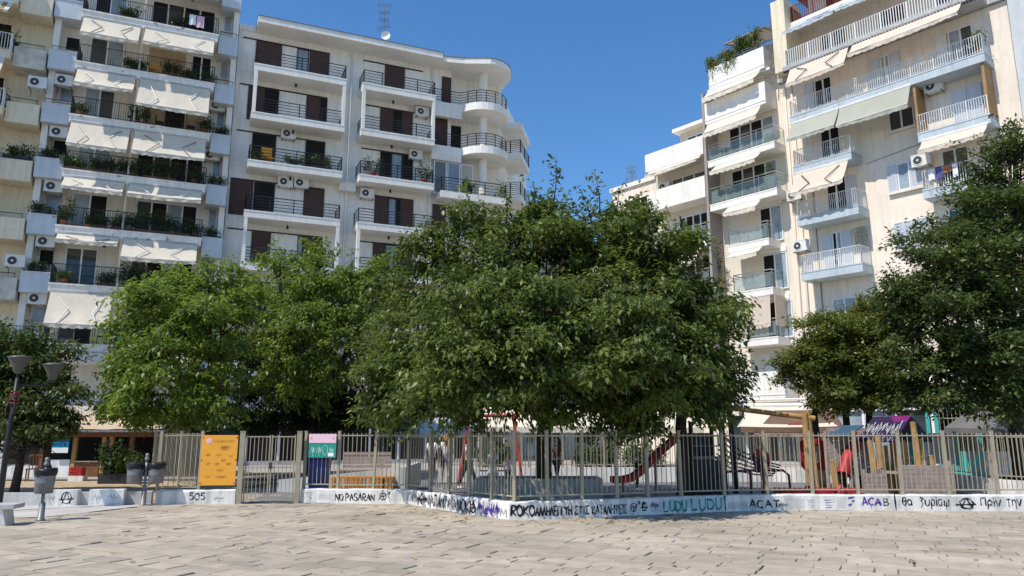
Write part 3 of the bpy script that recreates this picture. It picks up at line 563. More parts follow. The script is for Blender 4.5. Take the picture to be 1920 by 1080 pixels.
# roof terrace frame
tf = MB()
for x in (-4.2, -2.9, -1.6): tf.tube([(x, .6, 24.1), (x, .6, 25.4)], .03, 6); tf.tube([(x, .6, 25.4), (x, 3.4, 26.1)], .03, 6)
tf.tube([(-4.2, .6, 25.4), (-1.5, .6, 25.4)], .03, 6); tf.tube([(-4.2, 3.4, 26.1), (-1.5, 3.4, 26.1)], .03, 6)
o = Cb.part(tf, 'pergola', M['galv']); Cb.part(MB().plate([(-4.2, .6, 25.45), (-1.5, .6, 25.45), (-1.5, 3.4, 26.15), (-4.2, 3.4, 26.15)], .02), 'pergola_cover', M['cafe_cloth'], o)
Cb.wall(-4.6, -1.2, 3.5, 11, 22.75, 25.9, M['c_wall'], 'penthouse'); Cb.window(-4, -2, 22.8, 25, 3.5, 3, 'frame', 'glass')
sp = MB().tube([(-1.25, .5, 22), (-.95, .55, 25.9)], .035, 6).tube([(-.9, .5, 22), (-.9, .55, 26)], .035, 6)
for k in range(12): sp.tube([(-1.25+.022*k, .5, 22.2+k*.3), (-.9, .52, 22.2+k*.3)], .015, 4)
Cb.part(sp, 'roof_ladder', M['galv'])
# ---------------------------------------------------------------- E: stepped white block further down the street
E_ = Bld(CD, -14.2, 'apartment_building', 'stepped white apartment block further down the street, half hidden by the middle tree')
E_.wall(-10.3, -5.65, 1.25, 12, 0, 19.9, M['c_wall']); E_.wall(-14.2, -10.32, 1.25, 12, 0, 18.4, M['d_wall'], 'lower_wall'); E_.wall(-9.2, -5.65, 2.6, 11, 19.93, 21.6, M['c_wall'], 'penthouse')
E_.part(MB().box(-9.4, -5.65, 2.0, 11, 21.6, 21.85), 'roof', M['white'])
def epar(x0, x1, z0, z1):
    a = MB().box(x0, x1, 0, .12, z0, z1).box(x1-.12, x1, .121, 1.247, z0, z1).box(x0, x0+.12, .121, 1.247, z0, z1).box(x0+.121, x1-.121, .121, 1.247, z0, z0+.25); return E_.part(a, 'balcony', M['white'])
epar(-10.2, -5.7, 18.55, 19.75); epar(-10.0, -5.7, 15.8, 17.15); epar(-14.0, -10.4, 15.2, 16.4)
E_.part(MB().box(-14.3, -10.33, 1.1, 12, 18.403, 18.7), 'parapet', M['white'])
for z, x0, x1 in ((13.2, -9.8, -5.75), (10.4, -9.6, -5.75), (7.6, -9.6, -5.75)):
    o = E_.slab(x0, x1, z, .42, 0, 1.247, M['white'], .02); E_.grail(o, x0+.05, x1-.05, z, 1.0, .07, 1.24)
    E_.window(-8.6, -6.4, z+.03, z+2.1, 1.25, 4, 'frame', ('glass', 'dark', 'glass', 'dark'), name='balcony_door')
E_.window(-9, -6.4, 16.2, 18.0, 1.25, 3, 'frame', 'glass'); E_.window(-8.6, -6.4, 19.95, 21.2, 2.6, 3, 'frame', 'glass'); E_.window(-13, -11, 15.5, 17.5, 1.25, 3, 'frame', 'dark')
E_.awning(-9.8, -6.2, 12.75, 1.0, .9, 'awn_pink', False, 0, 1); E_.awning(-9.9, -5.9, 18.5, .3, .5, 'awning', False, 0, 2); 
place_ac(CD, -9.3, 17.2, 1.0, 'white air conditioner on the stepped white block above its second parapet')
# gap filler far down the street
G_ = Bld(CD, -30, 'apartment_building', 'distant cream apartment block at the end of the street behind the middle tree')
G_.wall(-30, -15, 3, 14, 0, 15, M['c_wall']); [G_.window(-29+3*i, -27.4+3*i, 3*j+1, 3*j+2.5, 3) for i in range(5) for j in range(5)]; G_.part(MB().box(-30.2, -14.8, 2.8, 14.2, 15.003, 15.3), 'roof', M['white'])
# ================================================================ low wall, graffiti, fence, gate
class Path:
    def __init__(s, pts):
        s.p = [Vector((x, y)) for x, y in pts]; s.s = [0]
        for a, b in zip(s.p, s.p[1:]): s.s.append(s.s[-1]+(b-a).length)
    def pos(s, t, off=0):
        i = 0
        while i < len(s.s)-2 and t > s.s[i+1]: i += 1
        d = (s.p[i+1]-s.p[i]).normalized(); q = s.p[i]+d*(t-s.s[i]); return q+Vector((d.y, -d.x))*off
    def at_px(s, px):
        k = (px-960)/(F_PX*1.03)
        for i in range(len(s.p)-1):
            a, b = s.p[i], s.p[i+1]; fa, fb = a.x-k*a.y, b.x-k*b.y
            if fa <= 0 <= fb: return s.s[i]+(s.s[i+1]-s.s[i])*(-fa)/(fb-fa)
        return s.s[-1] if k > 0 else 0
WR = Path([(-5.22, 19.07), (-2.55, 18.78), (-1.14, 16.72), (-.05, 15.32), (1.0, 15.62), (2.2, 16.0), (3.4, 16.5), (4.67, 16.95), (5.5, 17.13), (6.39, 17.2), (11.3, 17.1), (16, 16.9)])
WL = Path([(-8.54, 18.5), (-6.73, 18.78)])
def low_wall(P, name, h, th, label):
    root = empty(name, (*P.pos(0), 0), 0, label, 'low wall'); o = root.location; a = MB(); N = max(2, int(P.s[-1]/.22)); ts = sorted(set([P.s[-1]*i/N for i in range(N+1)]+P.s))
    r_ = random.Random(5); prof = [(0, -.05), (0, h-.025), (-.025, h), (-th+.02, h), (-th, h-.02), (-th, -.05)]
    rows = []
    for t in ts:
        j = r_.gauss(0, .004)
        rows.append([Vector((*P.pos(t, d), z+(j if z > .1 else 0)))-o for d, z in prof])
    n = len(prof); a.v = [tuple(v) for r in rows for v in r]
    for i in range(len(rows)-1):
        for k in range(n-1): a.f.append((i*n+k, (i+1)*n+k, (i+1)*n+k+1, i*n+k+1))
    a.f += [tuple(range(n))[::-1], tuple(range((len(rows)-1)*n, len(rows)*n))]
    a.build('masonry', M['wwash'], root); return root
wallR = low_wall(WR, 'low_wall', .34, .28, 'long whitewashed low wall covered in black, teal and violet graffiti under the fence')
wallL = low_wall(WL, 'low_wall', .34, .28, 'short whitewashed low wall marked SOS, under the orange board')
E_ARC = lambda cx, cy, rx, ry, a0, a1, n=14: [(cx+rx*math.cos(R(a0+(a1-a0)*i/n)), cy+ry*math.sin(R(a0+(a1-a0)*i/n))) for i in range(n+1)]
GL = {
 'A': [[(0, 0), (.5, 1), (1, 0)], [(.2, .38), (.85, .36)]], 'Λ': [[(0, 0), (.45, 1), (1, 0)]], 'B': [[(.05, 0), (.05, 1)], [(.05, 1)]+E_ARC(.35, .76, .5, .24, 90, -90)+[(.05, .52)]+E_ARC(.4, .26, .6, .26, 90, -90)+[(.05, 0)]],
 'C': [E_ARC(.55, .5, .52, .5, 50, 310)], 'D': [[(.05, 0), (.05, 1)]+E_ARC(.15, .5, .85, .5, 90, -90)+[(.05, 0)]], 'E': [[(1, 1), (.05, 1), (.05, 0), (1, 0)], [(.05, .5), (.8, .52)]], 'Γ': [[(.05, 0), (.05, 1), (.95, .97)]],
 'H': [[(0, 0), (0, 1)], [(1, 0), (1, 1)], [(0, .5), (1, .5)]], 'I': [[(.5, 0), (.5, 1)]], 'K': [[(.05, 0), (.05, 1)], [(1, 1), (.08, .45), (1, 0)]], 'L': [[(.05, 1), (.05, 0), (.9, 0)]], 'M': [[(0, 0), (.1, 1), (.5, .35), (.9, 1), (1, 0)]], 'N': [[(0, 0), (.05, 1), (.95, 0), (1, 1)]],
 'O': [E_ARC(.5, .5, .5, .5, 80, 440, 20)], 'P': [[(.05, 0), (.05, 1)]+E_ARC(.3, .74, .65, .26, 90, -90)+[(.05, .46)]], 'R': [[(.05, 0), (.05, 1)]+E_ARC(.3, .74, .65, .26, 90, -90)+[(.1, .46), (1, 0)]], 'Π': [[(.05, 0), (.05, 1), (.95, 1), (.95, 0)]], 'S': [E_ARC(.5, .75, .45, .25, 30, 270, 10)+E_ARC(.5, .25, .45, .25, 90, -150, 10)],
 '5': [[(.9, 1), (.2, 1), (.12, .58)]+E_ARC(.45, .32, .45, .32, 110, -140, 12)], 'Σ': [[(1, 1), (.05, 1), (.55, .5), (.05, 0), (1, 0)]], 'T': [[(0, 1), (1, 1)], [(.5, 1), (.5, 0)]], 'U': [[(.05, 1), (.08, .3)]+E_ARC(.5, .3, .42, .3, 180, 360, 8)+[(.95, 1)]], 'Y': [[(0, 1), (.5, .5), (1, 1)], [(.5, .5), (.5, 0)]], 'X': [[(0, 0), (1, 1)], [(0, 1), (1, 0)]], 'Z': [[(0, 1), (1, 1), (0, 0), (1, 0)]],
 'Ψ': [[(0, 1), (.1, .5), (.5, .35), (.9, .5), (1, 1)], [(.5, 1), (.5, 0)]], '|': [[(.5, -.12), (.45, 1.1)]], '.': [[(.4, .05), (.6, .12)]], ':': [[(.1, .75), (.9, .95)], [(.6, .45), (1, .55)], [(.1, .0), (.5, .2)]], '-': [[(.1, .5), (.9, .5)]],
 'θ': [E_ARC(.5, .5, .42, .5, 90, 450, 18), [(.0, .45), (1, .6)]], 'α': [E_ARC(.45, .35, .42, .35, 30, 330)+[(.85, 0)], [(.88, .7), (.85, .1), (1, 0)]], 'γ': [[(.1, .95), (.9, .85), (.35, .55), (.75, .3), (.3, -.15)]], 'υ': [[(0, .7), (.1, .15)]+E_ARC(.5, .2, .4, .2, 180, 360, 8)+[(.95, .7)]], 'ρ': [[(.1, -.35), (.1, .4)]+E_ARC(.5, .4, .4, .33, 180, -180, 16)], 'ι': [[(.5, .7), (.5, 0)], [(.5, 1), (.52, .93)]], 'σ': [E_ARC(.42, .35, .4, .35, 60, 420, 16)+[(1, .72)]], 'ω': [[(.05, .7), (.05, .2)]+E_ARC(.28, .18, .22, .18, 180, 360, 6)+[(.5, .5)]+E_ARC(.73, .18, .22, .18, 180, 360, 6)+[(.95, .7)]],
 'π': [[(.1, 0), (.1, .75), (.9, .8), (.9, 0)]], 'η': [[(.05, .8), (.1, 0)], [(.1, .5)]+E_ARC(.5, .5, .4, .28, 150, 0, 8)+[(.9, -.3)]], 'ν': [[(0, .8), (.4, 0), (.6, .1), (1, .8)]], 'τ': [[(0, .85), (1, .9)], [(.5, .87), (.5, 0)]],
 '@': [E_ARC(.5, .5, .42, .5, 60, 430, 22), [(.15, .0), (.5, 1.05), (.85, .0)], [(-.15, .36), (1.15, .42)]], '$': [E_ARC(.45, .45, .36, .45, 60, 430, 22), [(-.1, .05), (.4, .6), (.5, .35), (1.2, 1.05)], [(.9, 1.08), (1.22, 1.08), (1.2, .75)], [(.45, .75), (.45, .2)]],
 '*': [[(0, .2), (.3, .9), (.45, .1), (.6, .8), (.75, .25), (1, .7)], [(.05, .6), (.9, .45)], [(.5, 0), (.52, -.2)]], '~': [[(0, .8), (.9, .85)], [(.05, .55), (1, .6)], [(0, .3), (.8, .3)], [(.1, .05), (.7, .08)]],
}
def strokes_to(mb, fpos, text, u0, u1, z0, z1, w, seed, jit=.09, drip=0):
    """ribbons of the strokes of text; fpos(u, z) gives the place on the surface"""
    g = random.Random(seed); ws = [0.42 if c in ' ' else .35 if c in 'I|ι.' else 1.15 if c in 'MωΨ' else 1 for c in text]; tot = sum(ws); u = u0
    for c, cw in zip(text, ws):
        du = (u1-u0)*cw/tot; gap = .18*du
        if c != ' ':
            tilt = g.uniform(-.06, .06); dz = g.uniform(-.04, .04)*(z1-z0); sc = g.uniform(.92, 1.06)
            for st in GL[c]:
                pts = [(u+gap/2+(x+tilt*(y-.5)+g.gauss(0, jit*.35))*(du-gap), z0+dz+(z1-z0)*sc*(y+g.gauss(0, jit*.3))) for x, y in st]
                # resample
                q = [pts[0]]
                for a, b in zip(pts, pts[1:]):
                    L = math.hypot(b[0]-a[0], b[1]-a[1]); n = max(1, int(L/.035)); q += [(a[0]+(b[0]-a[0])*i/n, a[1]+(b[1]-a[1])*i/n) for i in range(1, n+1)]
                base = len(mb.v)
                for i, (x, y) in enumerate(q):
                    a, b = q[max(i-1, 0)], q[min(i+1, len(q)-1)]; dx, dy = b[0]-a[0], b[1]-a[1]; L = math.hypot(dx, dy) or 1
                    ww = w*.5*(.85+.3*math.sin(i*.7+seed))*g.uniform(.75, 1.3); nx, ny = -dy/L*ww, dx/L*ww
                    mb.v.append(tuple(fpos(x+nx, y+ny))); mb.v.append(tuple(fpos(x-nx, y-ny)))
                for i in range(len(q)-1): k = base+2*i; mb.f.append((k, k+1, k+3, k+2))
            if drip and g.random() < drip:
                x, y = g.choice(q); L = g.uniform(.03, .11); k = len(mb.v); ww = g.uniform(.004, .009)
                mb.v += [tuple(fpos(x-ww, y)), tuple(fpos(x+ww, y)), tuple(fpos(x+ww*.6, max(.01, y-L))), tuple(fpos(x-ww*.6, max(.01, y-L)))]; mb.f.append((k, k+1, k+2, k+3))
        u += du
gn = [0]
def graffiti(P, root, text, px0, px1, z0, z1, m, w=.022, label=None, off=None):
    gn[0] += 1; a = MB(); o = root.location; of = .0035+.0004*(gn[0] % 7)
    strokes_to(a, lambda u, z: Vector((*P.pos(u, of), z))-o, text, P.at_px(px0), P.at_px(px1), z0, z1, w*1.12, gn[0], drip=.9 if 765 < px0 < 945 else .3)
    return a.build('graffiti', M[m], root, label=label)
for t in [('5O5', 357, 388, .11, .26, 'paint_blk', .022)]: graffiti(WL, wallL, *t)
graffiti(WL, wallL, '*', 402, 425, .08, .2, 'paint_gry', .01)
for t in [('XTZ', 566, 588, .13, .25, 'paint_gry', .012), ('NO PASARAN', 630, 704, .07, .23, 'paint_blk', .024), ('$', 710, 730, .09, .26, 'paint_blk', .018),
  ('KAMA', 765, 785, .08, .28, 'paint_gry', .03), ('K*IA', 785, 815, .05, .30, 'paint_blk', .035), ('ΠANT-A', 815, 852, .05, .29, 'paint_blk', .035), ('ANOKIA', 850, 893, .04, .28, 'paint_blk', .032), ('θ', 881, 893, .05, .22, 'paint_blk', .04), ('*ωΨ*', 896, 938, .06, .28, 'paint_vio', .035), ('*', 770, 800, .06, .27, 'paint_blk', .03), ('*', 838, 856, .06, .27, 'paint_gry', .05), ('*', 905, 940, .05, .2, 'paint_vio', .05), ('*ωM*', 800, 870, .05, .3, 'paint_gry', .05), ('MWM'.replace('W', 'ω'), 845, 905, .04, .25, 'paint_gry', .045), ('||||||||', 790, 900, .02, .22, 'paint_blk', .015), ('*M', 925, 952, .03, .2, 'paint_gry', .03),
  ('ROKO', 957, 1003, .07, .27, 'paint_blk', .036), ('AΛΛHΛEΓΓYH', 1003, 1071, .06, .24, 'paint_blk', .024), ('ΣTIΣ', 1075, 1104, .07, .22, 'paint_blk', .024), ('KATAΛHΨEIΣ', 1108, 1174, .06, .23, 'paint_blk', .024), ('$', 1178, 1196, .08, .25, 'paint_blk', .02), ('@', 1199, 1212, .08, .27, 'paint_blk', .02),
  ('*', 1216, 1236, .12, .24, 'paint_gry', .05), ('LUDU', 1241, 1286, .06, .28, 'paint_teal', .034), ('LUDU', 1292, 1352, .06, .28, 'paint_teal', .034), ('|', 1354, 1360, .06, .31, 'paint_blk', .04),
  ('ACAT', 1401, 1460, .07, .23, 'paint_blk', .036), ('*', 1455, 1475, .06, .2, 'paint_gry', .04), ('~', 1509, 1526, .06, .27, 'paint_gry', .009), ('~', 1540, 1562, .05, .28, 'paint_vio', .007), (':', 1584, 1600, .1, .3, 'paint_vio', .03),
  ('ACA', 1611, 1648, .12, .28, 'paint_vio', .034), ('B', 1651, 1662, .11, .25, 'paint_blk', .022), ('|', 1670, 1678, .04, .32, 'paint_blk', .03), ('θα', 1686, 1706, .12, .29, 'paint_blk', .022), ('γυριoω'.replace('o', 'σ'), 1718, 1775, .10, .29, 'paint_blk', .022), ('@', 1789, 1824, .05, .28, 'paint_blk', .03), ('Πριν', 1832, 1872, .10, .28, 'paint_blk', .024), ('την', 1880, 1910, .10, .29, 'paint_blk', .024), ('E', 1915, 1926, .10, .29, 'paint_blk', .024)]:
    graffiti(WR, wallR, *t)
# backing smear under the teal letters
a = MB(); o = wallR.location; u0, u1 = WR.at_px(1238), WR.at_px(1357)
for i in range(24): t0, t1 = u0+(u1-u0)*i/24, u0+(u1-u0)*(i+1)/24; a.add([Vector((*WR.pos(t, .002), z))-o for t, z in ((t0, .10+.03*math.sin(i*2)), (t1, .10+.03*math.sin(i*2+2)), (t1, .31), (t0, .31))], [(0, 1, 2, 3)])
a.build('graffiti', mat('faded_teal_wash', (.48, .60, .58), .8, .2, 4), wallR)
# buffed patches of old paint on the wall
M['buff'] = mat('grey_cover_paint', (.60, .585, .55), .85, .15, 5, streak=.2); g = random.Random(21)
for px0, px1 in ((600, 622), (735, 758), (768, 800), (905, 925), (1218, 1238), (1362, 1398), (1470, 1505), (1566, 1582), (1665, 1684), (1740, 1790), (1850, 1880)):
    u0, u1 = WR.at_px(px0), WR.at_px(px1); a = MB(); n = 8; zt, zb = g.uniform(.2, .31), g.uniform(.03, .12)
    for i in range(n):
        t0, t1 = u0+(u1-u0)*i/n, u0+(u1-u0)*(i+1)/n; e = lambda k: .015*math.sin(k*2.3+px0)
        a.add([Vector((*WR.pos(t, .0017), z))-wallR.location for t, z in ((t0, zb+e(i)), (t1, zb+e(i+1)), (t1, zt+e(i+4)), (t0, zt+e(i+3)))], [(0, 1, 2, 3)])
    a.build('paint_patch', M['buff'], wallR)
# ---- fence
def fence(P, pxs, name, label, zb=.34, zt=1.66, back=-.15, mt='olive', sp=.112, pts=None):
    pos = pts or [P.pos(P.at_px(p), back) for p in pxs]
    root = empty(name, (pos[0].x, pos[0].y, 0), 0, label, 'fence'); o = Vector((pos[0].x, pos[0].y)); g = random.Random(len(pos))
    for i, p in enumerate(pos):
        q = p-o; d = (pos[min(i+1, len(pos)-1)]-pos[max(i-1, 0)]); ang = math.atan2(d.y, d.x); lean = g.gauss(0, .012)
        b = MB().box(q.x-.033, q.x+.033, q.y-.033, q.y+.033, zb-.02, zt+.07, ang, (q.x, q.y)); b.box(q.x-.037, q.x+.037, q.y-.037, q.y+.037, zt+.071, zt+.085, ang, (q.x, q.y))
        for k in range(4, 8): x, y, z = b.v[k]; b.v[k] = (x+lean, y, z)
        b.build('post', M[mt], root)
    for a_, b_ in zip(pos, pos[1:]):
        a, b = a_-o, b_-o; d = b-a; L = d.length; d.normalize(); m = MB(); ang = math.atan2(d.y, d.x)
        for zz in (zb+.10, zt-.03): 
            c = (a+b)/2; m.box(c.x-L/2+.035, c.x+L/2-.035, c.y-.014, c.y+.014, zz-.014, zz+.014, ang, (c.x, c.y))
        n = max(2, round(L/sp))
        for i in range(1, n):
            c = a+d*(L*i/n); t = g.gauss(0, .004); m.box(c.x-.0068, c.x+.0068, c.y-.0068, c.y+.0068, zb+.085, zt+(.03 if zt > 1 else 0), ang, (c.x, c.y))
        m.build('bar_panel', M[mt], root)
    return root
fence(WR, [566, 630, 697, 762, 797, 832, 870, 912, 953, 1030, 1096, 1163, 1221, 1283, 1363, 1442, 1526, 1612, 1695, 1783, 1876, 1970], 'playground_fence', 'long beige bar fence on the graffitied low wall round the playground')
pl = WL.pos(WL.at_px(447), -.1); p2 = WL.pos(WL.at_px(372), -.1)
fence(WL, None, 'playground_fence', 'short beige bar fence bending back beside the orange board', pts=[pl, p2, Vector((-8.75, 20.2)), Vector((-10.2, 21.8))], zb=.3)
# ---- gate with two leaves between thick posts
gp0, gp1 = Vector((-6.62, 18.8)), Vector((-5.32, 19.02)); dd = (gp1-gp0).normalized(); ga = math.atan2(dd.y, dd.x)
gt = empty('gate', (gp0.x, gp0.y, 0), ga, 'beige double gate of thin bars, closed, between the two pieces of low wall', 'gate'); GLn = (gp1-gp0).length
for x in (-.02, GLn+.02): MB().box(x-.06, x+.06, -.06, .06, 0, 1.72).box(x-.066, x+.066, -.066, .066, 1.721, 1.74).build('gate_post', M['olive'], gt)
for k in range(2):
    x0, x1 = (.07, GLn/2-.012) if k == 0 else (GLn/2+.012, GLn-.07); m = MB()
    for zz in (.09, .86, 1.60): m.box(x0+.031, x1-.031, -.015, .015, zz-.015, zz+.015)
    for xx in (x0, x1-.03): m.box(xx, xx+.03, -.016, .016, .05, 1.64)
    n = 6
    for i in range(1, n): x = x0+(x1-x0)*i/n; m.box(x-.008, x+.008, -.008, .008, .105, .845).box(x-.008, x+.008, -.008, .008, .875, 1.585)
    o = m.build('gate_leaf', M['olive'], gt)
    if k: MB().box(x0-.03, x0+.05, -.05, -.018, .82, .98).build('lock', M['ac_dark'], o)
# ---- boards on the fence
def board(P, px0, px1, z0, z1, name, label, mt, off=.0):
    a, b = P.pos(P.at_px(px0), -.06+off), P.pos(P.at_px(px1), -.06+off); d = b-a; w = d.length
    root = empty(name, (a.x, a.y, z0), math.atan2(d.y, d.x), label, 'sign'); MB().box(0, w, -.012, .012, 0, z1-z0).build('panel', M[mt], root); return root, w, z1-z0
def btext(root, txt, x0, x1, z0, z1, m, w=.012, name='lettering', y=-.014, seed=3, jit=.02):
    a = MB(); strokes_to(a, lambda u, z: Vector((u, y, z)), txt, x0, x1, z0, z1, w, seed, jit); return a.build(name, M[m], root)
M['ink'] = mat('brown_print', (.42, .16, .05), .6); M['ink_w'] = mat('white_print', (.75, .8, .76), .6); M['ink_d'] = mat('dark_print', (.05, .06, .08), .6)
ob, w, h = board(WL, 373, 441, .44, 1.64, 'playground_sign', 'tall orange information board on the fence left of the gate', 'sign_or', .02)
btext(ob, 'ΠAIΔIKH XAPA'.replace('Δ', 'Λ'), w*.33, w*.92, h*.85, h*.905, 'ink', .009)
MB().lathe([(.001, 0), (.065, 0), (.06, .004), (.001, .005)], 20).build('roundel', M['sign_pk'], ob).matrix_local = Matrix.Translation((w*.2, -.013, h*.88)) @ Matrix.Rotation(R(90), 4, 'X')
for k, (x0, x1, z) in enumerate(((.5, .85, .74), (.5, .85, .70), (.12, .3, .58), (.4, .62, .58), (.75, .92, .56), (.12, .3, .40), (.38, .55, .40), (.7, .88, .40), (.55, .75, .47), (.45, .7, .28), (.15, .35, .15), (.4, .8, .14))):
    btext(ob, '~', w*x0, w*x1, h*z, h*(z+.05), 'ink', .006, 'printed_lines', seed=k)
for x in (.03, .97):
    for z in (.05, .5, .95): MB().box(w*x-.012, w*x+.012, -.02, -.0125, h*z-.012, h*z+.012).build('bolt', M['ac_dark'], ob)
pk, w, h = board(WR, 575, 627, 1.09, 1.67, 'notice_board', 'small pink and green notice board on the fence right of the gate', 'sign_gr', .02)
MB().box(.004, w-.004, -.016, -.0125, h*.62, h-.004).build('pink_band', M['sign_pk'], pk)
btext(pk, '**O*', w*.05, w*.95, h*.12, h*.52, 'ink_w', .007, 'drawing', jit=.12); MB().box(w*.72, w*.92, -.015, -.0125, h*.05, h*.2).build('label_strip', M['frame'], pk)
for x in (.1, .9): MB().box(w*x-.012, w*x+.012, -.022, -.0165, h*.8, h*.84).build('bolt', M['ac_dark'], pk)
# ================================================================ trees
def tree(name, label, base, tr, lobes, nclump, per, size, lm, seed, tops=(), group=None, spread=.24, droop=.55, wide=.45, split=None, trunks=None, bough=1.0, twig=.5):
    """lobes: (px, py, depth, r_px[, squash]) turned into spheres of true size; trunk with limbs reaching each lobe and twigs to clumps"""
    g = random.Random(seed); b = Vector((base[0], base[1], 0)); root = empty(name, b, 0, label, 'tree', group)
    L = []
    for l in lobes:
        c = at(l[0], l[1], l[2]); r = l[3]*l[2]/(F_PX*.97); L.append((c-b, r, l[4] if len(l) > 4 else .95))
    sub = []                                                   # boughs: small lobes over each big one
    for c, r, q in L:
        sub.append((c, r*.55, c))
        for _ in range(max(5, int(9*r*r))):
            v = Vector((g.gauss(0, 1), g.gauss(0, 1), g.gauss(0, .9)+.15)).normalized(); k = r*g.uniform(.62, .98); p = c+Vector((v.x*k, v.y*k, v.z*k*q))
            if p.z > 1.7: sub.append((p, g.uniform(.30, .56)*bough, c))
    cl, ax = [], []; wts = [r**1.9 for _, r, _ in sub]; mid = sum((c for c, r, q in L), Vector())/len(L)
    for _ in range(nclump):
        c, r, pc = g.choices(sub, wts)[0]
        v = Vector((g.gauss(0, 1), g.gauss(0, 1), abs(g.gauss(0, .8))-.25)).normalized(); t = r*(.55+.55*g.random())
        p = c+Vector((v.x*t, v.y*t, v.z*t*.75))
        if p.z > 1.5:
            o_ = p-mid.lerp(pc, .6); o_.z *= .35; o_ = o_.normalized()+Vector((g.gauss(0, .35), g.gauss(0, .35), g.gauss(0, .2))); cl.append(p); ax.append(o_.normalized())
    a = MB(); h0 = split or min(c.z-r*.4 for c, r, q in L)
    h0 = max(1.4, h0)
    for (ox, oy, lean) in (trunks or [(0, 0, 0)]):
        top = Vector((ox+lean, oy*.5, h0)); k = 7; pts = [Vector((ox, oy, -.05)).lerp(top, i/k)+Vector((g.gauss(0, .025), g.gauss(0, .025), 0)) for i in range(k+1)]
        a.tube(pts, [tr*(1.25 if i == 0 else 1.05-.28*i/k) for i in range(k+1)], 12)
        for c, r, q in L:
            if trunks and len(trunks) > 1 and g.random() < .4: continue
            m = top.lerp(c, .5)+Vector((g.gauss(0, .2), g.gauss(0, .2), g.uniform(-.1, .25))); r0 = tr*.45
            a.tube([pts[-1], top.lerp(m, .5)+Vector((0, 0, .1)), m, c], [r0*1.2, r0, r0*.7, r0*.4], 7)
            for _ in range(5):
                e = c+Vector((g.gauss(0, 1), g.gauss(0, 1), g.gauss(0, .8))).normalized()*r*.95; mm = c.lerp(e, .5)+Vector((0, 0, g.uniform(-.1, .2)))
                a.tube([m.lerp(c, g.random()), mm, e], [r0*.35, r0*.2, r0*.06], 5)
    for p in tops:
        q = at(p[0], p[1], p[2])-b; s_ = at(p[3], p[4], p[2])-b; a.tube([s_, s_.lerp(q, .5)+Vector((.05, 0, 0)), q], [.02, .012, .004], 4)
        q = s_.lerp(q, .8); n = max(2, int((q-s_).length/.4)); w_ = [s_.lerp(q, i/n) for i in range(n+1)]; cl += w_; ax += [(q-s_).normalized()+Vector((g.gauss(0, .5), g.gauss(0, .5), 0)) for _ in w_]
    for p in g.sample(cl, min(len(cl), 160)):
        c = min(L, key=lambda l: (l[0]-p).length)[0]; a.tube([c.lerp(p, .45), c.lerp(p, .75)+Vector((0, 0, .06)), p], [.018, .012, .004], 4)
    a.build('trunk', M['bark'], root, True)
    sprays('crown', [tuple(p) for p in cl], [tuple(p) for p in ax], size, per, twig, LF[lm], root, seed, droop, wide)
    return root
Yc = 18.3
tree('hackberry_tree', 'broad dark green tree with thick trunk rising in the middle of the playground', (.85, 20.6), .22,
 [(955, 470, Yc+.3, 98), (870, 545, Yc-.3, 115), (778, 640, Yc, 92), (742, 722, Yc-.2, 60), (830, 715, Yc-1.6, 95), (985, 600, Yc-1.6, 130), (895, 432, Yc+.6, 66), (1065, 455, Yc, 88), (985, 715, Yc-2.2, 85), (1085, 690, Yc-1.8, 85), (900, 640, Yc-2.2, 110), (1000, 432, Yc+1, 62), (960, 690, 15.2, 80), (1050, 670, 15.1, 85), (1130, 700, 15.1, 75), (880, 700, 15.4, 75), (1000, 610, 15.6, 80), (960, 765, 16.6, 48), (1080, 765, 16.4, 50), (700, 765, Yc, 34), (820, 590, Yc+2.5, 130), (1000, 560, Yc+3, 150), (900, 740, Yc+1.5, 70), (770, 760, Yc+1.2, 55), (716, 668, Yc+.5, 44), (800, 470, Yc+.5, 45)],
 2500, 29, .15, 'tree', 11, tops=[(1043, 292, Yc, 1035, 400), (868, 345, Yc, 885, 420), (1000, 340, Yc, 1000, 400), (945, 350, Yc, 950, 410), (650, 700, Yc, 715, 715), (655, 640, Yc, 720, 660), (740, 520, Yc, 800, 540), (760, 450, Yc, 820, 480), (1010, 800, Yc-2, 1000, 740), (720, 812, Yc-.4, 730, 760), (930, 806, Yc-2, 930, 750)], split=2.6)
tree('hackberry_tree', 'dark green tree right of the middle trunk, its drooping crown over the red slide', (4.35, 19.6), .17,
 [(1210, 690, 15.4, 78), (1270, 700, 15.8, 58), (1150, 620, 15.6, 75), (1165, 770, 16.6, 45), (1230, 765, 16.8, 48), (1310, 770, 17, 40), (1140, 440, Yc+.5, 74), (1215, 530, Yc-.4, 105), (1290, 590, Yc-.3, 88), (1322, 668, Yc-.2, 60), (1215, 670, Yc-1.6, 100), (1300, 715, Yc-1, 75), (1180, 600, Yc-1.8, 95), (1190, 470, Yc, 75), (1332, 715, Yc-.6, 40), (1240, 480, Yc+.5, 50), (1260, 620, Yc+2.5, 110), (1160, 540, Yc+2.5, 110), (1170, 730, Yc+.5, 60), (1265, 745, Yc+.2, 55)],
 2000, 29, .15, 'tree', 12, tops=[(1115, 325, Yc, 1125, 400), (1160, 350, Yc, 1150, 410), (1200, 365, Yc, 1180, 420), (1275, 430, Yc, 1240, 470), (1350, 520, Yc, 1310, 560), (1400, 590, Yc, 1350, 620), (1412, 700, Yc, 1365, 700), (1385, 765, Yc-.5, 1345, 730), (1355, 800, Yc-.8, 1325, 750), (1085, 350, Yc, 1110, 420)], split=2.6)
Yl = 23.5
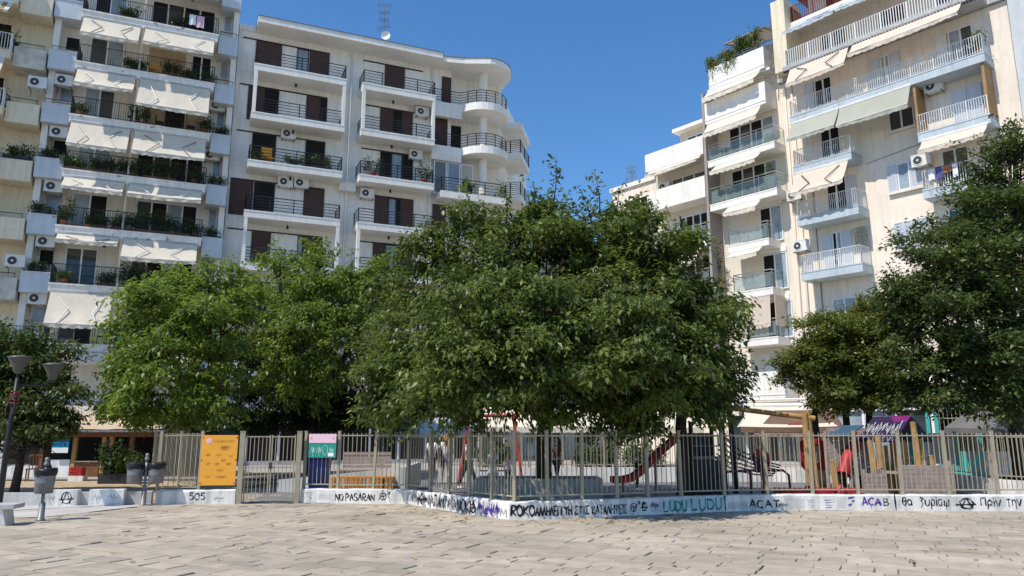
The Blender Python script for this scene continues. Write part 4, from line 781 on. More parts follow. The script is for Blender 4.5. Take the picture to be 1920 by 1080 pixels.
tree('lime_tree', 'light green tree on the left beside the cafe, sunlit crown above the orange board', (-10.2, 25.5), .2,
 [(310, 590, Yl, 82), (262, 690, Yl-.4, 72), (225, 735, Yl-.5, 45), (335, 700, Yl-1.5, 92), (325, 540, Yl+.3, 45), (392, 535, Yl, 48), (415, 600, Yl-.6, 80), (285, 770, Yl-1, 60), (380, 760, Yl-1, 70), (340, 640, Yl+2.5, 100), (240, 650, Yl, 40)],
 1350, 28, .16, 'lime', 13, tops=[(385, 478, Yl, 390, 530), (345, 492, Yl, 335, 540), (300, 530, Yl, 310, 570), (185, 720, Yl, 220, 740), (180, 760, Yl, 225, 770), (430, 500, Yl, 420, 560)], split=2.4)
Yl4 = 28.6
tree('lime_tree', 'light green tree standing between the middle tree and the leftmost crown', (-7.8, 30.3), .2,
 [(515, 555, Yl4, 82), (600, 530, Yl4, 68), (645, 565, Yl4-.3, 78), (700, 555, Yl4, 62), (560, 640, Yl4-1.2, 92), (655, 660, Yl4-1, 85), (465, 640, Yl4-.6, 75), (510, 720, Yl4-.5, 62), (600, 720, Yl4-.8, 66), (520, 500, Yl4, 34), (600, 490, Yl4, 36), (730, 510, Yl4, 36), (580, 600, Yl4+2.5, 120)],
 1500, 28, .16, 'lime', 14, tops=[(513, 440, Yl4, 515, 500), (612, 445, Yl4, 605, 500), (660, 460, Yl4, 655, 520), (725, 465, Yl4, 720, 520), (560, 475, Yl4, 560, 540), (470, 510, Yl4, 480, 560), (750, 470, Yl4, 735, 520)], split=2.4)
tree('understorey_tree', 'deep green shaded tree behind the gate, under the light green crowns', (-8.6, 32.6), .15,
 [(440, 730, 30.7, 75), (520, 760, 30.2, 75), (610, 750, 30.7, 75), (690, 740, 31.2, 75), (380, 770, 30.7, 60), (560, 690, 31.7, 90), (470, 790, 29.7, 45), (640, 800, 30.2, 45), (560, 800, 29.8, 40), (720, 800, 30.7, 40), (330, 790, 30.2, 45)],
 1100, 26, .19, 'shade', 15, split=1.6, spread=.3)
tree('understorey_tree', 'small dark tree at the left edge behind the street lamp', (-14.2, 22.0), .12,
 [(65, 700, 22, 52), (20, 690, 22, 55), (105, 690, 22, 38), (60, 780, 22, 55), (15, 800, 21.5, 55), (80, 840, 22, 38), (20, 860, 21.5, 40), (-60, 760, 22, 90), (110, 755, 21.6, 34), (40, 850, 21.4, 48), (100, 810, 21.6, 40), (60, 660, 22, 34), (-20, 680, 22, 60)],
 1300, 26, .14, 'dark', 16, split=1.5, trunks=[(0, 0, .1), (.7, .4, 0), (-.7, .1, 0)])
Yr = 21.5
tree('evergreen_tree', 'tall dense dark evergreen tree cut by the right edge', (14.6, 22.0), .24,
 [(1760, 480, Yr, 70), (1710, 545, Yr, 52), (1835, 420, Yr, 78), (1895, 330, Yr, 66), (1905, 275, Yr, 40), (1790, 590, Yr-1, 105), (1885, 550, Yr-.8, 110), (1735, 680, Yr-.5, 75), (1830, 690, Yr-1, 90), (1920, 690, Yr-1, 90), (1695, 630, Yr+.4, 48), (2000, 480, Yr, 150), (2020, 660, Yr, 120), (1850, 500, Yr+2, 130), (1940, 400, Yr+1, 90), (1700, 720, Yr, 40), (1800, 745, Yr-1, 48), (1880, 750, Yr-1, 45), (1745, 740, Yr-.6, 40), (1720, 600, Yr-.6, 60), (1800, 500, Yr-1, 80), (1870, 640, Yr-1.6, 80)],
 3300, 30, .135, 'dark', 17, tops=[(1870, 228, Yr, 1890, 290), (1905, 232, Yr, 1905, 280), (1790, 275, Yr, 1850, 300), (1800, 300, Yr, 1860, 330), (1830, 255, Yr, 1880, 300), (1672, 500, Yr, 1700, 540), (1740, 400, Yr, 1765, 450), (1780, 345, Yr, 1820, 390), (1850, 290, Yr, 1880, 330)], split=2.2, spread=.2, droop=.2, wide=.5)
tree('evergreen_tree', 'rounded olive green tree left of the dark evergreen, over the purple playhouse', (9.9, 23.8), .13,
 [(1570, 640, 23.5, 72), (1535, 690, 23.5, 66), (1615, 625, 23.8, 62), (1645, 690, 23.5, 76), (1580, 715, 22.6, 66), (1505, 680, 23.5, 42), (1660, 620, 24, 58), (1600, 670, 22.6, 70), (1610, 745, 23, 46), (1690, 735, 23.4, 44), (1550, 745, 23.2, 40), (1660, 750, 23.2, 42)],
 2100, 28, .12, 'olive', 18, split=2.3, spread=.17, droop=.1, wide=.55, trunks=[(-.2, 0, -.2), (.35, .2, .3), (.85, .1, .5)], twig=.36)
tree('street_tree', 'dark street tree far behind the middle trunk, seen between the crowns', (4.6, 37), .16,
 [(1100, 700, 37, 60), (1170, 680, 37, 60), (1130, 740, 36, 50), (1060, 740, 37, 45), (1210, 740, 37, 45), (1140, 640, 38, 55)], 520, 24, .22, 'shade', 19, split=2.6, spread=.3)
# ================================================================ playground
def poly_sheet(name, pts, z, m): a = MB(); a.add([(x, y, z) for x, y in pts], [tuple(range(len(pts)))]); return tag(a.build(name, m), kind='structure')
poly_sheet('playground_surface', [(-6.5, 18.98), (-2.5, 18.98), (-.02, 15.6), (4.6, 17.2), (16, 17.1), (16, 30), (-8.5, 30)], .006, mat('grey_rubber_surface', (.17, .17, .18), .9, .2, 2, bump=.2))
poly_sheet('sandy_strip', [(-26, 19.4), (-8.6, 19.6), (-8.4, 27.9), (-26, 27.9)], .012, mat('sandy_ground', (.44, .33, .21), .95, .2, 2, bump=.3))
poly_sheet('pavement', [(-30, 28), (20, 30), (30, 34), (30, 60), (-30, 60)], .02, mat('pavement_slabs', (.36, .33, .30), .9, .15, 1))
poly_sheet('concrete_apron', [(-16, 15.3), (-9.5, 15.7), (-8.6, 18.3), (-16, 18.2)], .014, mat('pale_concrete', (.50, .46, .41), .9, .14, 1.2, bump=.2))
def seg_wall(name, pts, h, th, label, mt, hs=None, cat='wall'):
    root = empty(name, (pts[0][0], pts[0][1], 0), 0, label, cat); a = MB()
    for i, (p, q) in enumerate(zip(pts, pts[1:])):
        p, q = Vector(p), Vector(q); d = (q-p).normalized(); n = Vector((-d.y, d.x))*th; o = Vector(pts[0]); h0, h1 = (hs[i], hs[i+1]) if hs else (h, h)
        e = d*(.004*i); v = []
        for z0, z1 in ((-.02, -.02), (h0-.002*i, h1-.002*i)): v += [(*(p-o+e), z0), (*(q-o), z1), (*(q-o+n), z1), (*(p-o+e+n), z0)]
        a.add(v, [(3, 2, 1, 0), (4, 5, 6, 7), (0, 1, 5, 4), (1, 2, 6, 5), (2, 3, 7, 6), (3, 0, 4, 7)])
    a.build('masonry', M[mt], root); return root
RB = [(-2.6, 27.2), (9.2, 27.4), (13.6, 25.5), (12.7, 20.2), (13.6, 17.6)]
seg_wall('rear_low_wall', RB, .5, .25, 'white low wall along the far side of the playground', 'wwash')
fence(None, None, 'playground_fence', 'pale bar fence on the white low wall at the back of the playground', pts=[Vector(RB[0]).lerp(Vector(RB[1]), i/8)+Vector((0, .12)) for i in range(9)]+[Vector((11.4, 26.6)), Vector((13.5, 25.4)), Vector((13.1, 23)), Vector((12.75, 20.4)), Vector((13.1, 19))], zb=.5, zt=1.62, sp=.125)
tp = seg_wall('tree_planter', [(-1.0, 20.0), (2.35, 19.9), (2.4, 21.6), (-.9, 21.7), (-1.0, 20.12)], .52, .14, 'grey concrete planter round the middle tree, with black graffiti', 'conc', cat='planter')
a = MB(); strokes_to(a, lambda u, z: Vector((u, -.012-.03*(u/3.35), z)), 'RAMUS', 1.2, 2.9, .06, .44, .06, 4); a.build('graffiti', M['paint_blk'], tp)
MB().box(.15, 3.2, .13, 1.5, .02, .42).build('soil', mat('planter_soil', (.09, .07, .05), .95, .3, 6), tp)
seg_wall('ramp_wall', [(-6.9, 22.6), (-3.0, 21.6), (-2.9, 24.5)], .5, .2, 'grey sloping ramp wall behind the gate', 'conc', hs=[.35, .75, .8])
# ---- round wooden poles etc
def pole(mb, p, q, r=.07): mb.tube([p, Vector(p).lerp(Vector(q), .5)+Vector((rnd.gauss(0, .008), rnd.gauss(0, .008), 0)), q], [r*1.03, r, r*.97], 10); return mb
# red A-frame swing
sw = empty('swing_frame', (-1.0, 25.6, 0), 0, 'red metal A-frame swing left of the middle trunk', 'swing')
for x in (-.45, 1.05):
    for dy in (-.75, .75): MB().tube([(x+(.3*(-1 if x < 0 else 1)), dy, 0), (x, 0, 2.25)], .045, 8).build('leg', M['red'], sw)
MB().tube([(-.6, 0, 2.28), (1.2, 0, 2.28)], .05, 8).build('crossbar', M['red'], sw)
for x in (.1, .6):
    o = MB().box(x-.17, x+.17, -.08, .08, .45, .49).build('seat', M['plastic_blk'], sw); MB().tube([(x-.16, 0, .49), (x-.16, 0, 2.24)], .01, 5).tube([(x+.16, 0, .49), (x+.16, 0, 2.24)], .01, 5).tube([(x-.16, 0, 2.235), (x+.16, 0, 2.235)], .01, 4).build('chain', M['galv'], o)
# red slide with its dark tower
tx = empty('play_tower', (4.85, 21.0, 0), R(6), 'dark play tower under the right hand crown, at the top of the red slide', 'play tower')
for x in (-.05, .85):
    for y in (-.4, .45): pole(MB(), (x, y, 0), (x, y, 2.0), .06).build('post', M['bark'], tx)
MB().box(.02, .78, -.36, .41, 1.0, 1.07).build('platform', M['wood_grey'], tx); MB().box(.02, .78, -.43, -.405, .05, .98).build('front_panel', M['plastic_blk'], tx); MB().box(.02, .78, .412, .435, .05, 1.7).build('back_panel', M['plastic_blk'], tx)
MB().tube([(0, -.42, 1.62), (.82, -.42, 1.62)], .02, 6).tube([(0, -.42, 1.35), (.82, -.42, 1.35)], .02, 6).tube([(.1, -.42, 1.35), (.1, -.42, 1.62)], .018, 6).tube([(.7, -.42, 1.35), (.7, -.42, 1.62)], .018, 6).build('guard_rail', M['galv'], tx)
sd = empty('slide', (4.75, 21.0, 0), R(4), 'long red slide running down left from the dark play tower', 'slide'); ch = MB(); prof = [(0, 1.55), (-.25, 1.5), (-.75, 1.1), (-1.25, .62), (-1.5, .45), (-1.75, .4), (-2.05, .4)]
ch_o = [(-.25, .14), (-.25, 0), (.25, 0), (.25, .14), (.28, .14), (.28, -.03), (-.28, -.03), (-.28, .14)]
for x, z in prof: ch.v += [(x, y, z+dz) for y, dz in ch_o]
for i in range(len(prof)-1):
    for k in range(8): ch.f.append((i*8+k, i*8+(k+1) % 8, (i+1)*8+(k+1) % 8, (i+1)*8+k))
ch.build('chute', M['red'], sd)
for x, h in ((-1.75, .36), (-.85, 1.12)): MB().tube([(x, 0, 0), (x, 0, h)], .03, 8).build('support', M['galv'], sd)
# rope bridge
rb = empty('rope_net', (5.75, 21.3, 0), 0, 'sloping black rope net between the dark play tower and the red panel', 'climbing net')
for j in range(6):
    y = -.35+.14*j; MB().tube([(0, y, 1.65-.13*j), (.5, y, 1.22-.11*j), (1.1, y, .95-.08*j), (1.6, y, .82-.06*j)], .022, 6).build('rope', M['plastic_blk'], rb)
n_ = MB()
for i in range(7): t = .1+i*.23; n_.tube([(t, -.35, 1.6-t*.62), (t, .35, .95-t*.3)], .014, 5)
nt0 = n_.build('cross_ropes', M['plastic_blk'], rb); nt0['kind'] = 'stuff'
rp = empty('play_board', (7.0, 21.5, 0), R(-8), 'small rounded red play panel at the foot of the rope net', 'play board')
a = MB(); a.v = []; a.lathe([(.001, -.03), (.30, -.03), (.33, 0), (.30, .03), (.10, .03), (.10, .012), (.001, .012)], 20, sx=.72)
for i in range(len(a.v)): x, y, z = a.v[i]; a.v[i] = (x, -z, y+.95)
a.build('disc', M['red'], rp); MB().tube([(0, .01, 0), (0, .01, .64)], .05, 8).build('stand', M['red'], rp)
# dark red balance rail
br = empty('balance_rail', (5.1, 20.2, 0), R(5), 'dark red tubular rail curving low in front of the white low wall', 'rail')
MB().tube([(.15, 0, .02), (.12, 0, .55), (.3, 0, .68), (1.2, 0, .72), (2.1, 0, .72), (2.25, 0, .6), (2.28, 0, .02)], .035, 8).build('rail', M['maroon'], br); MB().tube([(1.2, 0, 0), (1.2, 0, .69)], .035, 8).build('post', M['maroon'], br)
# log swing frame (right)
lf = empty('log_swing', (8.25, 21.4, 0), R(-4), 'tall pine log frame with a long sloping crossbeam, right of the rope net', 'swing')
for x, q in ((0, (.02, 0, 2.25)), (.2, (.12, .05, 2.3))): pole(MB(), (x+.05*(x > 0), .12*(x > 0), 0), q, .085).build('post', M['wood'], lf)
pole(MB(), (.3, 0, 2.1), (-2.0, .5, 2.42), .075).build('crossbeam', M['wood'], lf); pole(MB(), (-1.9, .5, 0), (-1.95, .5, 2.36), .075).build('post', M['bark'], lf)
# red round panel
a = MB(); m_ = 24; ro, ri = [], []
for k in range(m_):
    t = 2*math.pi*(k+.5)/m_; c_, s__ = math.cos(t), math.sin(t); q = .34/max(abs(c_), abs(s__)); ro.append((c_*q, s__*q*1.3)); ri.append((.22*c_, .27*s__))
for y in (-.03, .03): a.v += [(x, y, z) for x, z in ro]+[(x, y, z) for x, z in ri]
for k in range(m_): q = (k+1) % m_; a.f += [(k, q, m_+q, m_+k), (2*m_+q, 2*m_+k, 3*m_+k, 3*m_+q), (m_+k, m_+q, 3*m_+q, 3*m_+k), (q, k, 2*m_+k, 2*m_+q)]
h_ = empty('play_board', (8.62, 21.9, 1.1), R(-10), 'square red play panel with a round hole behind the pine logs', 'play board'); a.build('panel', M['red'], h_); MB().box(-.05, .05, .031, .08, -1.1, -.2).build('stand', M['wood'], h_)
# climbing wall of weathered boards
cw = empty('climbing_wall', (8.75, 21.2, 0), R(-3), 'tall climbing wall of weathered boards with red top blocks', 'climbing wall')
bd = MB()
for k in range(11): bd.box(.02, 1.2, -.02, .02, .55+k*.118, .55+k*.118+.108)
bd.build('board_panel', M['wood_grey'], cw)
for x in (0, .6, 1.22): pole(MB(), (x, .07, 0), (x, .07, 1.95 if x > 1 else 1.75), .045).build('post', M['wood_grey'], cw)
for x, z in ((.75, 1.68), (1.16, 1.45)): MB().box(x-.1 if x < 1 else x-.04, x+.1 if x < 1 else x+.06, -.05, -.021, z-(.04 if x < 1 else .25), z+(.05 if x < 1 else .25)).build('red_block', M['red'], cw)
for k in range(9): MB().lathe([(.001, 0), (.035, 0), (.025, .03), (.001, .035)], 8).build('foothold', M['terracotta'], cw).matrix_local = Matrix.Translation((rnd.uniform(.1, 1.1), -.021, rnd.uniform(.65, 1.6))) @ Matrix.Rotation(R(90), 4, 'X')
# playhouse
ph = empty('playhouse', (10.1, 20.6, 0), R(28), 'playhouse with a purple and violet gable roof on pine posts', 'playhouse')
for x in (0, .95):
    for y in (-.35, .5): pole(MB(), (x, y, 0), (x, y, 1.55), .06).build('post', M['wood'], ph)
for x0, m_ in ((0, 'purple'), (1, 'bluegrey')):
    q = [(-.3, -.5, 1.45), (.48, -.5, 2.12), (.48, .65, 2.12), (-.3, .65, 1.45)] if not x0 else [(.485, -.5, 2.12), (1.3, -.5, 1.45), (1.3, .65, 1.45), (.485, .65, 2.12)]
    MB().plate(q, .04).build('roof_panel', M[m_], ph)
a = MB()
for k in range(5): strokes_to(a, lambda u, z: Vector((-.3+.78*z-.034, u, 1.45+.67*z+.04)), '*', -.45+.2*k, -.2+.2*k, .1+.1*(k % 3), .8, .013, 8+k, .12)
a.build('graffiti', M['grey_wall'], ph); MB().plate([(.26, -.49, 1.984), (.46, -.49, 2.156), (.46, .12, 2.156), (.26, -.1, 1.984)], .006).build('magenta_patch', mat('magenta_paint', (.16, .015, .11), .6, .2, 6), ph)
for z in (1.05, .75): MB().tube([(0, -.36, z), (.95, -.36, z)], .035, 8).build('rail', M['wood'], ph)
for x in (.3, .62): MB().box(x, x+.12, -.06, -.02, .75, 1.5).build('slat', M['wood_or'], ph)
MB().box(.06, .89, -.33, .48, .62, .69).build('platform', M['wood_grey'], ph); MB().box(.1, .85, -.39, -.36, .08, .5).build('board_panel', M['wood_grey'], ph)
ts = empty('tube_slide', (9.2, 20.9, 0), R(20), 'red tube slide with a small blue roof, left of the purple playhouse', 'slide')
t_ = MB(); 
for k in range(13):
    an = k/12*math.pi*1.1; x, z = -.1+.42*math.cos(an), 1.15+.0*an; 
pts = [Vector((.35, .1, 1.35)), Vector((.1, -.05, 1.25)), Vector((-.15, -.1, 1.0)), Vector((-.3, -.1, .7)), Vector((-.36, -.12, .6))]
t_.tube(pts, .17, 14, False); t_.tube(pts, .15, 14, False); t_.build('tube', M['red'], ts, True)
MB().plate([(-.35, -.4, 1.62), (.25, -.4, 1.88), (.25, .45, 1.88), (-.35, .45, 1.62)], .03).build('roof_panel', M['bluegrey'], ts); MB().tube([(.22, 0, 0), (.22, 0, 1.85)], .045, 8).build('post', M['wood'], ts)
def board_screen(x, y, w, z0, z1, rz, label):
    r_ = empty('board_screen', (x, y, 0), rz, label, 'screen', 'weathered board screens'); b = MB(); n = int((z1-z0)/.105)
    for k in range(n): b.box(0, w, -.014, .014, z0+k*.105, z0+k*.105+.097)
    b.build('board_panel', M['wood_grey'], r_)
    for xx in (.04, w/2, w-.04): pole(MB(), (xx, .06, 0), (xx, .06, z1+.06), .04).build('post', M['wood_grey'], r_)
board_screen(9.25, 18.3, 1.25, .1, .98, R(-2), 'wide screen of weathered boards behind the fence, right of the playhouse'); board_screen(8.55, 18.7, .55, .1, .75, R(-2), 'narrow screen of weathered boards behind the fence, below the playhouse')
for x, y, h, l in ((10.75, 20.2, 1.98, 'tall leaning pine log right of the purple playhouse'), (10.45, 21.2, 1.35, 'shorter pine log between the playhouse and the tall leaning log'), (7.9, 18.7, 1.05, 'short pine post in front of the weathered climbing wall'), (8.95, 18.9, 1.5, 'pine log beside the red tube slide'), (9.35, 19.3, 1.62, 'thick pine log at the left corner of the playhouse'), (11.35, 20.6, 1.1, 'low pine log at the right end of the wide board screen')):
    r_ = empty('log_post', (x, y, 0), 0, l, 'post', 'pine log posts'); pole(MB(), (0, 0, 0), (-.08, 0, h), .075).build('shaft', M['wood'], r_); MB().lathe([(.001, h+.012), (.04, h+.01), (.074, h-.01)], 10, (-.08, 0)).build('end_grain', M['wood'], r_)
rk = empty('sandbox_edge', (6.2, 18.25, 0), R(-2), 'bright red plastic sandbox edging just behind the low wall', 'sandbox')
MB().box(0, 2.0, -.06, .06, .05, .42).build('edge_board', M['red'], rk); MB().box(.9, 1.0, -.065, .5, .05, .44).build('edge_board', M['red'], rk); MB().lathe([(.14, .02), (.15, .35), (.05, .5), (.001, .52)], 10, (1.45, -.25)).build('corner_knob', M['red'], rk)
# orange slatted bench block, planks and bin inside the gate
bl = empty('slatted_bench', (-4.95, 21.1, 0), R(6), 'long orange slatted bench behind the NO PASARAN fence bays', 'bench')
for i, (x0, x1) in enumerate(((0, .3), (.34, .95), (.99, 1.4), (1.44, 1.68))):
    b = MB()
    for k in range(4): b.box(x0, x1, -.012, .012, .08+k*.105, .08+k*.105+.085)
    for x in np.arange(x0+.04, x1, .1): b.box(x, x+.05, -.026, -.013, .06, .49)
    b.build('slat_panel', M['wood_or'], bl)
MB().box(0, 1.68, .02, .5, .47, .51).build('seat', M['wood_or'], bl); MB().box(.02, .08, .02, .48, 0, .469).build('leg', M['wood'], bl); MB().box(1.6, 1.66, .02, .48, 0, .469).build('leg', M['wood'], bl)
wb = empty('plank_bench', (-5.3, 24.0, 0), R(4), 'weathered plank bench behind the orange slatted bench', 'bench'); b = MB()
for k in range(4): b.box(0, 1.5, -.02, .02, .62+k*.13, .62+k*.13+.105)
b.build('backrest', M['wood_grey'], wb); MB().box(0, 1.5, -.5, -.03, .55, .6).build('seat', M['wood_grey'], wb)
for x in (.1, 1.35): MB().box(x, x+.08, -.45, .05, 0, .549).build('leg', M['galv'], wb)
nb = empty('wheelie_bin', (-5.0, 19.95, 0), R(3), 'dark navy wheeled bin just inside the fence under the pink and green board', 'bin')
bb = MB(); v0 = [(x, y, z) for z, w, d in ((.08, .2, .22), (1.08, .26, .29)) for x, y in ((-w, -d), (w, -d), (w, d), (-w, d))]; bb.add(v0, [(3, 2, 1, 0), (4, 5, 6, 7), (0, 1, 5, 4), (1, 2, 6, 5), (2, 3, 7, 6), (3, 0, 4, 7)]); bb.build('body', M['navy'], nb)
MB().box(-.28, .28, -.32, .3, 1.082, 1.12).plate([(-.26, -.3, 1.12), (.26, -.3, 1.12), (.2, .2, 1.17), (-.2, .2, 1.17)], .01).build('lid', M['navy'], nb); MB().tube([(-.25, .33, 1.04), (.25, .33, 1.04)], .018, 6).build('handle', M['plastic_blk'], nb)
for x in (-.24, .24): MB().tube([(x-.03, .22, .09), (x+.03, .22, .09)], .09, 14).build('wheel', M['plastic_blk'], nb)
# ================================================================ cafe tents and shops behind
def tent(x, y, w, d, z0, z1, rz, label, mt, ridge=.4, name='cafe_awning', legs=True, valm=None, cat='awning'):
    r_ = empty(name, (x, y, 0), rz, label, cat, 'cafe awnings behind the playground'); a = MB(); n = 14; fr = []
    rows = [(0, -d/2, z0), (ridge, -d/2+d*.5, z1), (ridge, d/2, z1-.02)]
    for sh, yy, z in rows: a.v += [(-w/2+sh*w/2*.6+(w-sh*w*.6)*i/n, yy, z-.04*math.sin(math.pi*i/n)) for i in range(n+1)]
    for q in range(2):
        for i in range(n): k = q*(n+1)+i; a.f.append((k, k+1, k+n+2, k+n+1))
    k = len(a.v); a.v += [(-w/2, -d/2, z0), (-w/2+ridge*w*.3, 0, z1), (-w/2, d/2, z0), (w/2, -d/2, z0), (w/2-ridge*w*.3, 0, z1), (w/2, d/2, z0)]; a.f += [(k, k+1, k+2), (k+3, k+5, k+4)]
    o = a.build('canopy', M[mt], r_)
    b = MB(); b.v = []
    for i in range(n*2+1): xx = -w/2+w*i/n/2; b.v += [(xx, -d/2-.01, z0-.03*math.sin(math.pi*i/n/2)), (xx, -d/2-.012, z0-.2-.03*abs(math.sin(i*1.3)))]
    for i in range(n*2): k = 2*i; b.f.append((k, k+1, k+3, k+2))
    b.build('valance', M[valm or mt], r_)
    if legs:
        for xx in (-w/2+.1, w/2-.1): MB().tube([(xx, -d/2+.1, 0), (xx, -d/2+.1, z0-.05)], .035, 8).build('post', M['galv'], r_)
    return r_
tent(2.6, 32, 4.6, 3.0, 1.95, 2.75, 0, 'large cream cafe awning right behind the middle trunk', 'cafe_cloth', .5)
tent(-.6, 33.2, 2.6, 3.0, 2.0, 2.9, R(4), 'cream cafe awning left of the middle trunk behind the swing', 'cafe_cloth', .3)
tent(-3.6, 32.4, 3.6, 2.6, 1.75, 2.4, 0, 'shaded grey white cafe awning behind the couple', 'awn_grey', .4)  # white canopy; its bluish shade is put into the cloth colour
tent(6.4, 31, 2.3, 2.2, 1.95, 2.5, 0, 'small cream parasol top beside the parking sign', 'cafe_cloth', .9)
tent(10.6, 29.6, 3.4, 3.2, 1.95, 2.75, R(-14), 'brown sided cafe tent behind the log frame', 'cafe_cloth', .5, valm='canvas_brown')
tent(18.9, 28.4, 4.2, 3.6, 1.9, 2.7, R(-40), 'grey cafe tent at the right edge under the evergreen', 'canvas_grey', .6)
a = empty('tent_curtain', (10.55, 27.9, 0), R(-14), 'brown curtain with a faded reddish print closing the cafe tent', 'curtain'); MB().plate([(-1.65, 0, 1.62), (1.65, 0, 1.62), (1.35, .7, 2.55), (-.75, .7, 2.55)], .01).build('cloth', M['canvas_brown'], a); MB().plate([(-.6, .12, 1.8), (.9, .12, 1.8), (.5, .35, 2.15), (-.2, .35, 2.15)], .012).build('print', mat('faded_red_print', (.26, .09, .07), .9, .5, 3), a)
# ground floor shops: dark glazed fronts with posts
def shopfront(fr, x0, x1, y, zt, label, n, fm='frame', back='dark', head='a_wall', z0=.25):
    s_ = empty('shopfront', fr.w(x0, y, 0), fr.ang, label, 'shopfront'); w = (x1-x0)/n
    MB().box(0, x1-x0, 0, .3, .02, z0).build('plinth', M['conc'], s_); MB().box(0, x1-x0, -.12, .3, zt-.5, zt).build('fascia', M[head], s_)
    for i in range(n+1): MB().box(max(0, w*i-.06), min(x1-x0, w*i+.06), -.03, .2, z0+.003, zt-.503).build('mullion', M[fm], s_)
    for i in range(n): MB().box(w*i+.061, w*(i+1)-.061, .05, .09, z0+.004, zt-.504).build('pane', M[back if i % 3 else 'glass'], s_)
    return s_
shopfront(AB, -10.2, -1.3, .9, 3.0, 'dark glazed shopfront at the foot of the grey white block', 6, 'a_wall')
shopfront(AB, -.9, 15.8, .8, 3.4, 'dark glazed shopfront at the foot of the brown shuttered block', 10, 'frame')
shopfront(CD, -5.3, -1.2, .6, 3.2, 'dark glazed shopfront at the foot of the beige glass balconied block', 4, 'galv')
sh = shopfront(CD, -.9, 10.3, .7, 3.3, 'white framed shopfront at the foot of the pink cream block', 7, 'frame', 'glass_pale', 'frame')
tk = empty('kiosk', (17.1, 31.2, 0), R(-28), 'teal framed kiosk with barred windows right of the purple playhouse', 'kiosk')
for x in (0, .32, 1.75, 2.1, 3.2): MB().box(x-.07, x+.07, -.07, .07, 0, 2.75).build('post', M['teal'], tk)
MB().box(-.1, 3.3, -.1, 1.8, 2.753, 2.9).build('roof', M['teal'], tk); MB().box(.4, 1.68, -.02, .02, .05, 1.0).build('panel', M['teal'], tk); MB().box(1.83, 3.12, -.02, .02, .05, 1.0).build('panel', M['wwash'], tk)
b = MB()
for i in range(9): b.box(.42+i*.15, .44+i*.15, -.015, .015, 1.003, 2.7)
b.tube([(.4, 0, 1.6), (1.7, 0, 1.6)], .02, 6).tube([(.4, 0, 2.3), (1.7, 0, 2.3)], .02, 6); b.build('window_bars', M['olive'], tk); MB().box(.4, 3.1, .5, .55, .02, 2.7).build('back_wall', M['dark'], tk); MB().box(1.83, 3.12, -.02, .02, 2.2, 2.35).build('beam', M['teal'], tk)
pb = empty('poster_stand', (12.9, 24.5, 0), R(-25), 'white poster stand with teal edges behind the right end of the fence', 'poster stand'); MB().box(0, 1.1, -.02, .02, .75, 1.7).build('poster', M['frame'], pb); MB().box(-.12, -.003, -.03, .03, .7, 1.75).build('side_strip', M['teal'], pb); MB().box(1.103, 1.22, -.03, .03, .7, 1.75).build('side_strip', M['teal'], pb); MB().box(.2, .26, .021, .06, 0, 1.2).build('leg', M['galv'], pb); MB().box(.84, .9, .021, .06, 0, 1.2).build('leg', M['galv'], pb)
wp = empty('steel_frame', (9.2, 30.5, 0), R(-20), 'white steel canopy frame over the shop entrances behind the log frame', 'canopy frame')
for x in (.2, 4.6): MB().box(x-.05, x+.05, -.05, .05, 0, 2.75).build('post', M['frame'], wp)
MB().tube([(-.6, 0, 2.8), (5.2, 0, 2.8)], .09, 8).build('beam', M['frame'], wp); MB().tube([(-.3, .6, 3.05), (5.2, .6, 3.05)], .045, 8).build('beam', M['frame'], wp); MB().tube([(-.5, 0, 2.8), (.2, .6, 3.05)], .04, 8).build('brace', M['frame'], wp)
# parking sign
ps = empty('parking_sign', (5.05, 31.2, 0), 0, 'small blue parking sign with a white P on a grey pole', 'sign'); MB().tube([(0, .05, 0), (0, .05, 2.4)], .03, 8).build('pole', M['galv'], ps); o = MB().box(-.2, .2, -.01, .012, 1.72, 2.12).build('plate', mat('blue_sign', (.02, .08, .42), .4), ps)
a = MB(); strokes_to(a, lambda u, z: Vector((u, -.014, z)), 'P', -.1, .12, 1.79, 2.05, .05, 1, 0); a.build('letter', M['frame'], o)
# cafe kiosk on the left
ck = empty('cafe_kiosk', (-20.0, 30.0, 0), R(3), 'brown wooden cafe kiosk with a stained cream awning on the left', 'kiosk')
MB().box(0, 6.2, 2.0, 4.2, 0, 3.0).build('back_wall', M['dark'], ck)
for i, x in enumerate((0, 1.25, 2.35, 3.35, 3.6, 4.3, 5.3, 6.1)): MB().box(x, x+.13, .02, .18, 0, 2.05).build('post', M['wood' if i in (2, 3, 4) else 'brownwood'], ck)
MB().box(-.1, 6.3, -.05, .25, 2.053, 2.3).build('beam', M['brownwood'], ck); MB().box(1.4, 2.3, .05, .15, .02, .9).build('panel', M['wwash'], ck); MB().box(2.5, 3.3, .05, .15, .02, .78).build('panel', M['brownwood'], ck); MB().box(2.5, 3.3, -.02, .3, .783, .83).build('counter', M['wood_grey'], ck); MB().box(.14, 1.2, .05, .15, .02, .6).build('panel', M['wwash'], ck)
a = MB(); n = 16; pr = [(-.35, 2.45), (.0, 2.62), (.5, 2.95), (1.1, 3.2), (1.9, 3.28)]
for yy, z in pr: a.v += [(-.3+6.8*i/n, yy-.03*math.sin(i*1.9), z-.02*math.sin(i*2.3)) for i in range(n+1)]
for q in range(len(pr)-1):
    for i in range(n): k = q*(n+1)+i; a.f.append((k, k+1, k+n+2, k+n+1))
a.build('awning', M['canvas_dirty'], ck, True); MB().box(-.3, 6.5, -.38, -.3, 2.3, 2.42).build('gutter', M['galv'], ck); MB().box(-.3, 6.5, 1.9, 2.3, 3.29, 3.75).build('fascia', M['cafe_cloth'], ck)
ck.scale = (1.12, 1, .76)
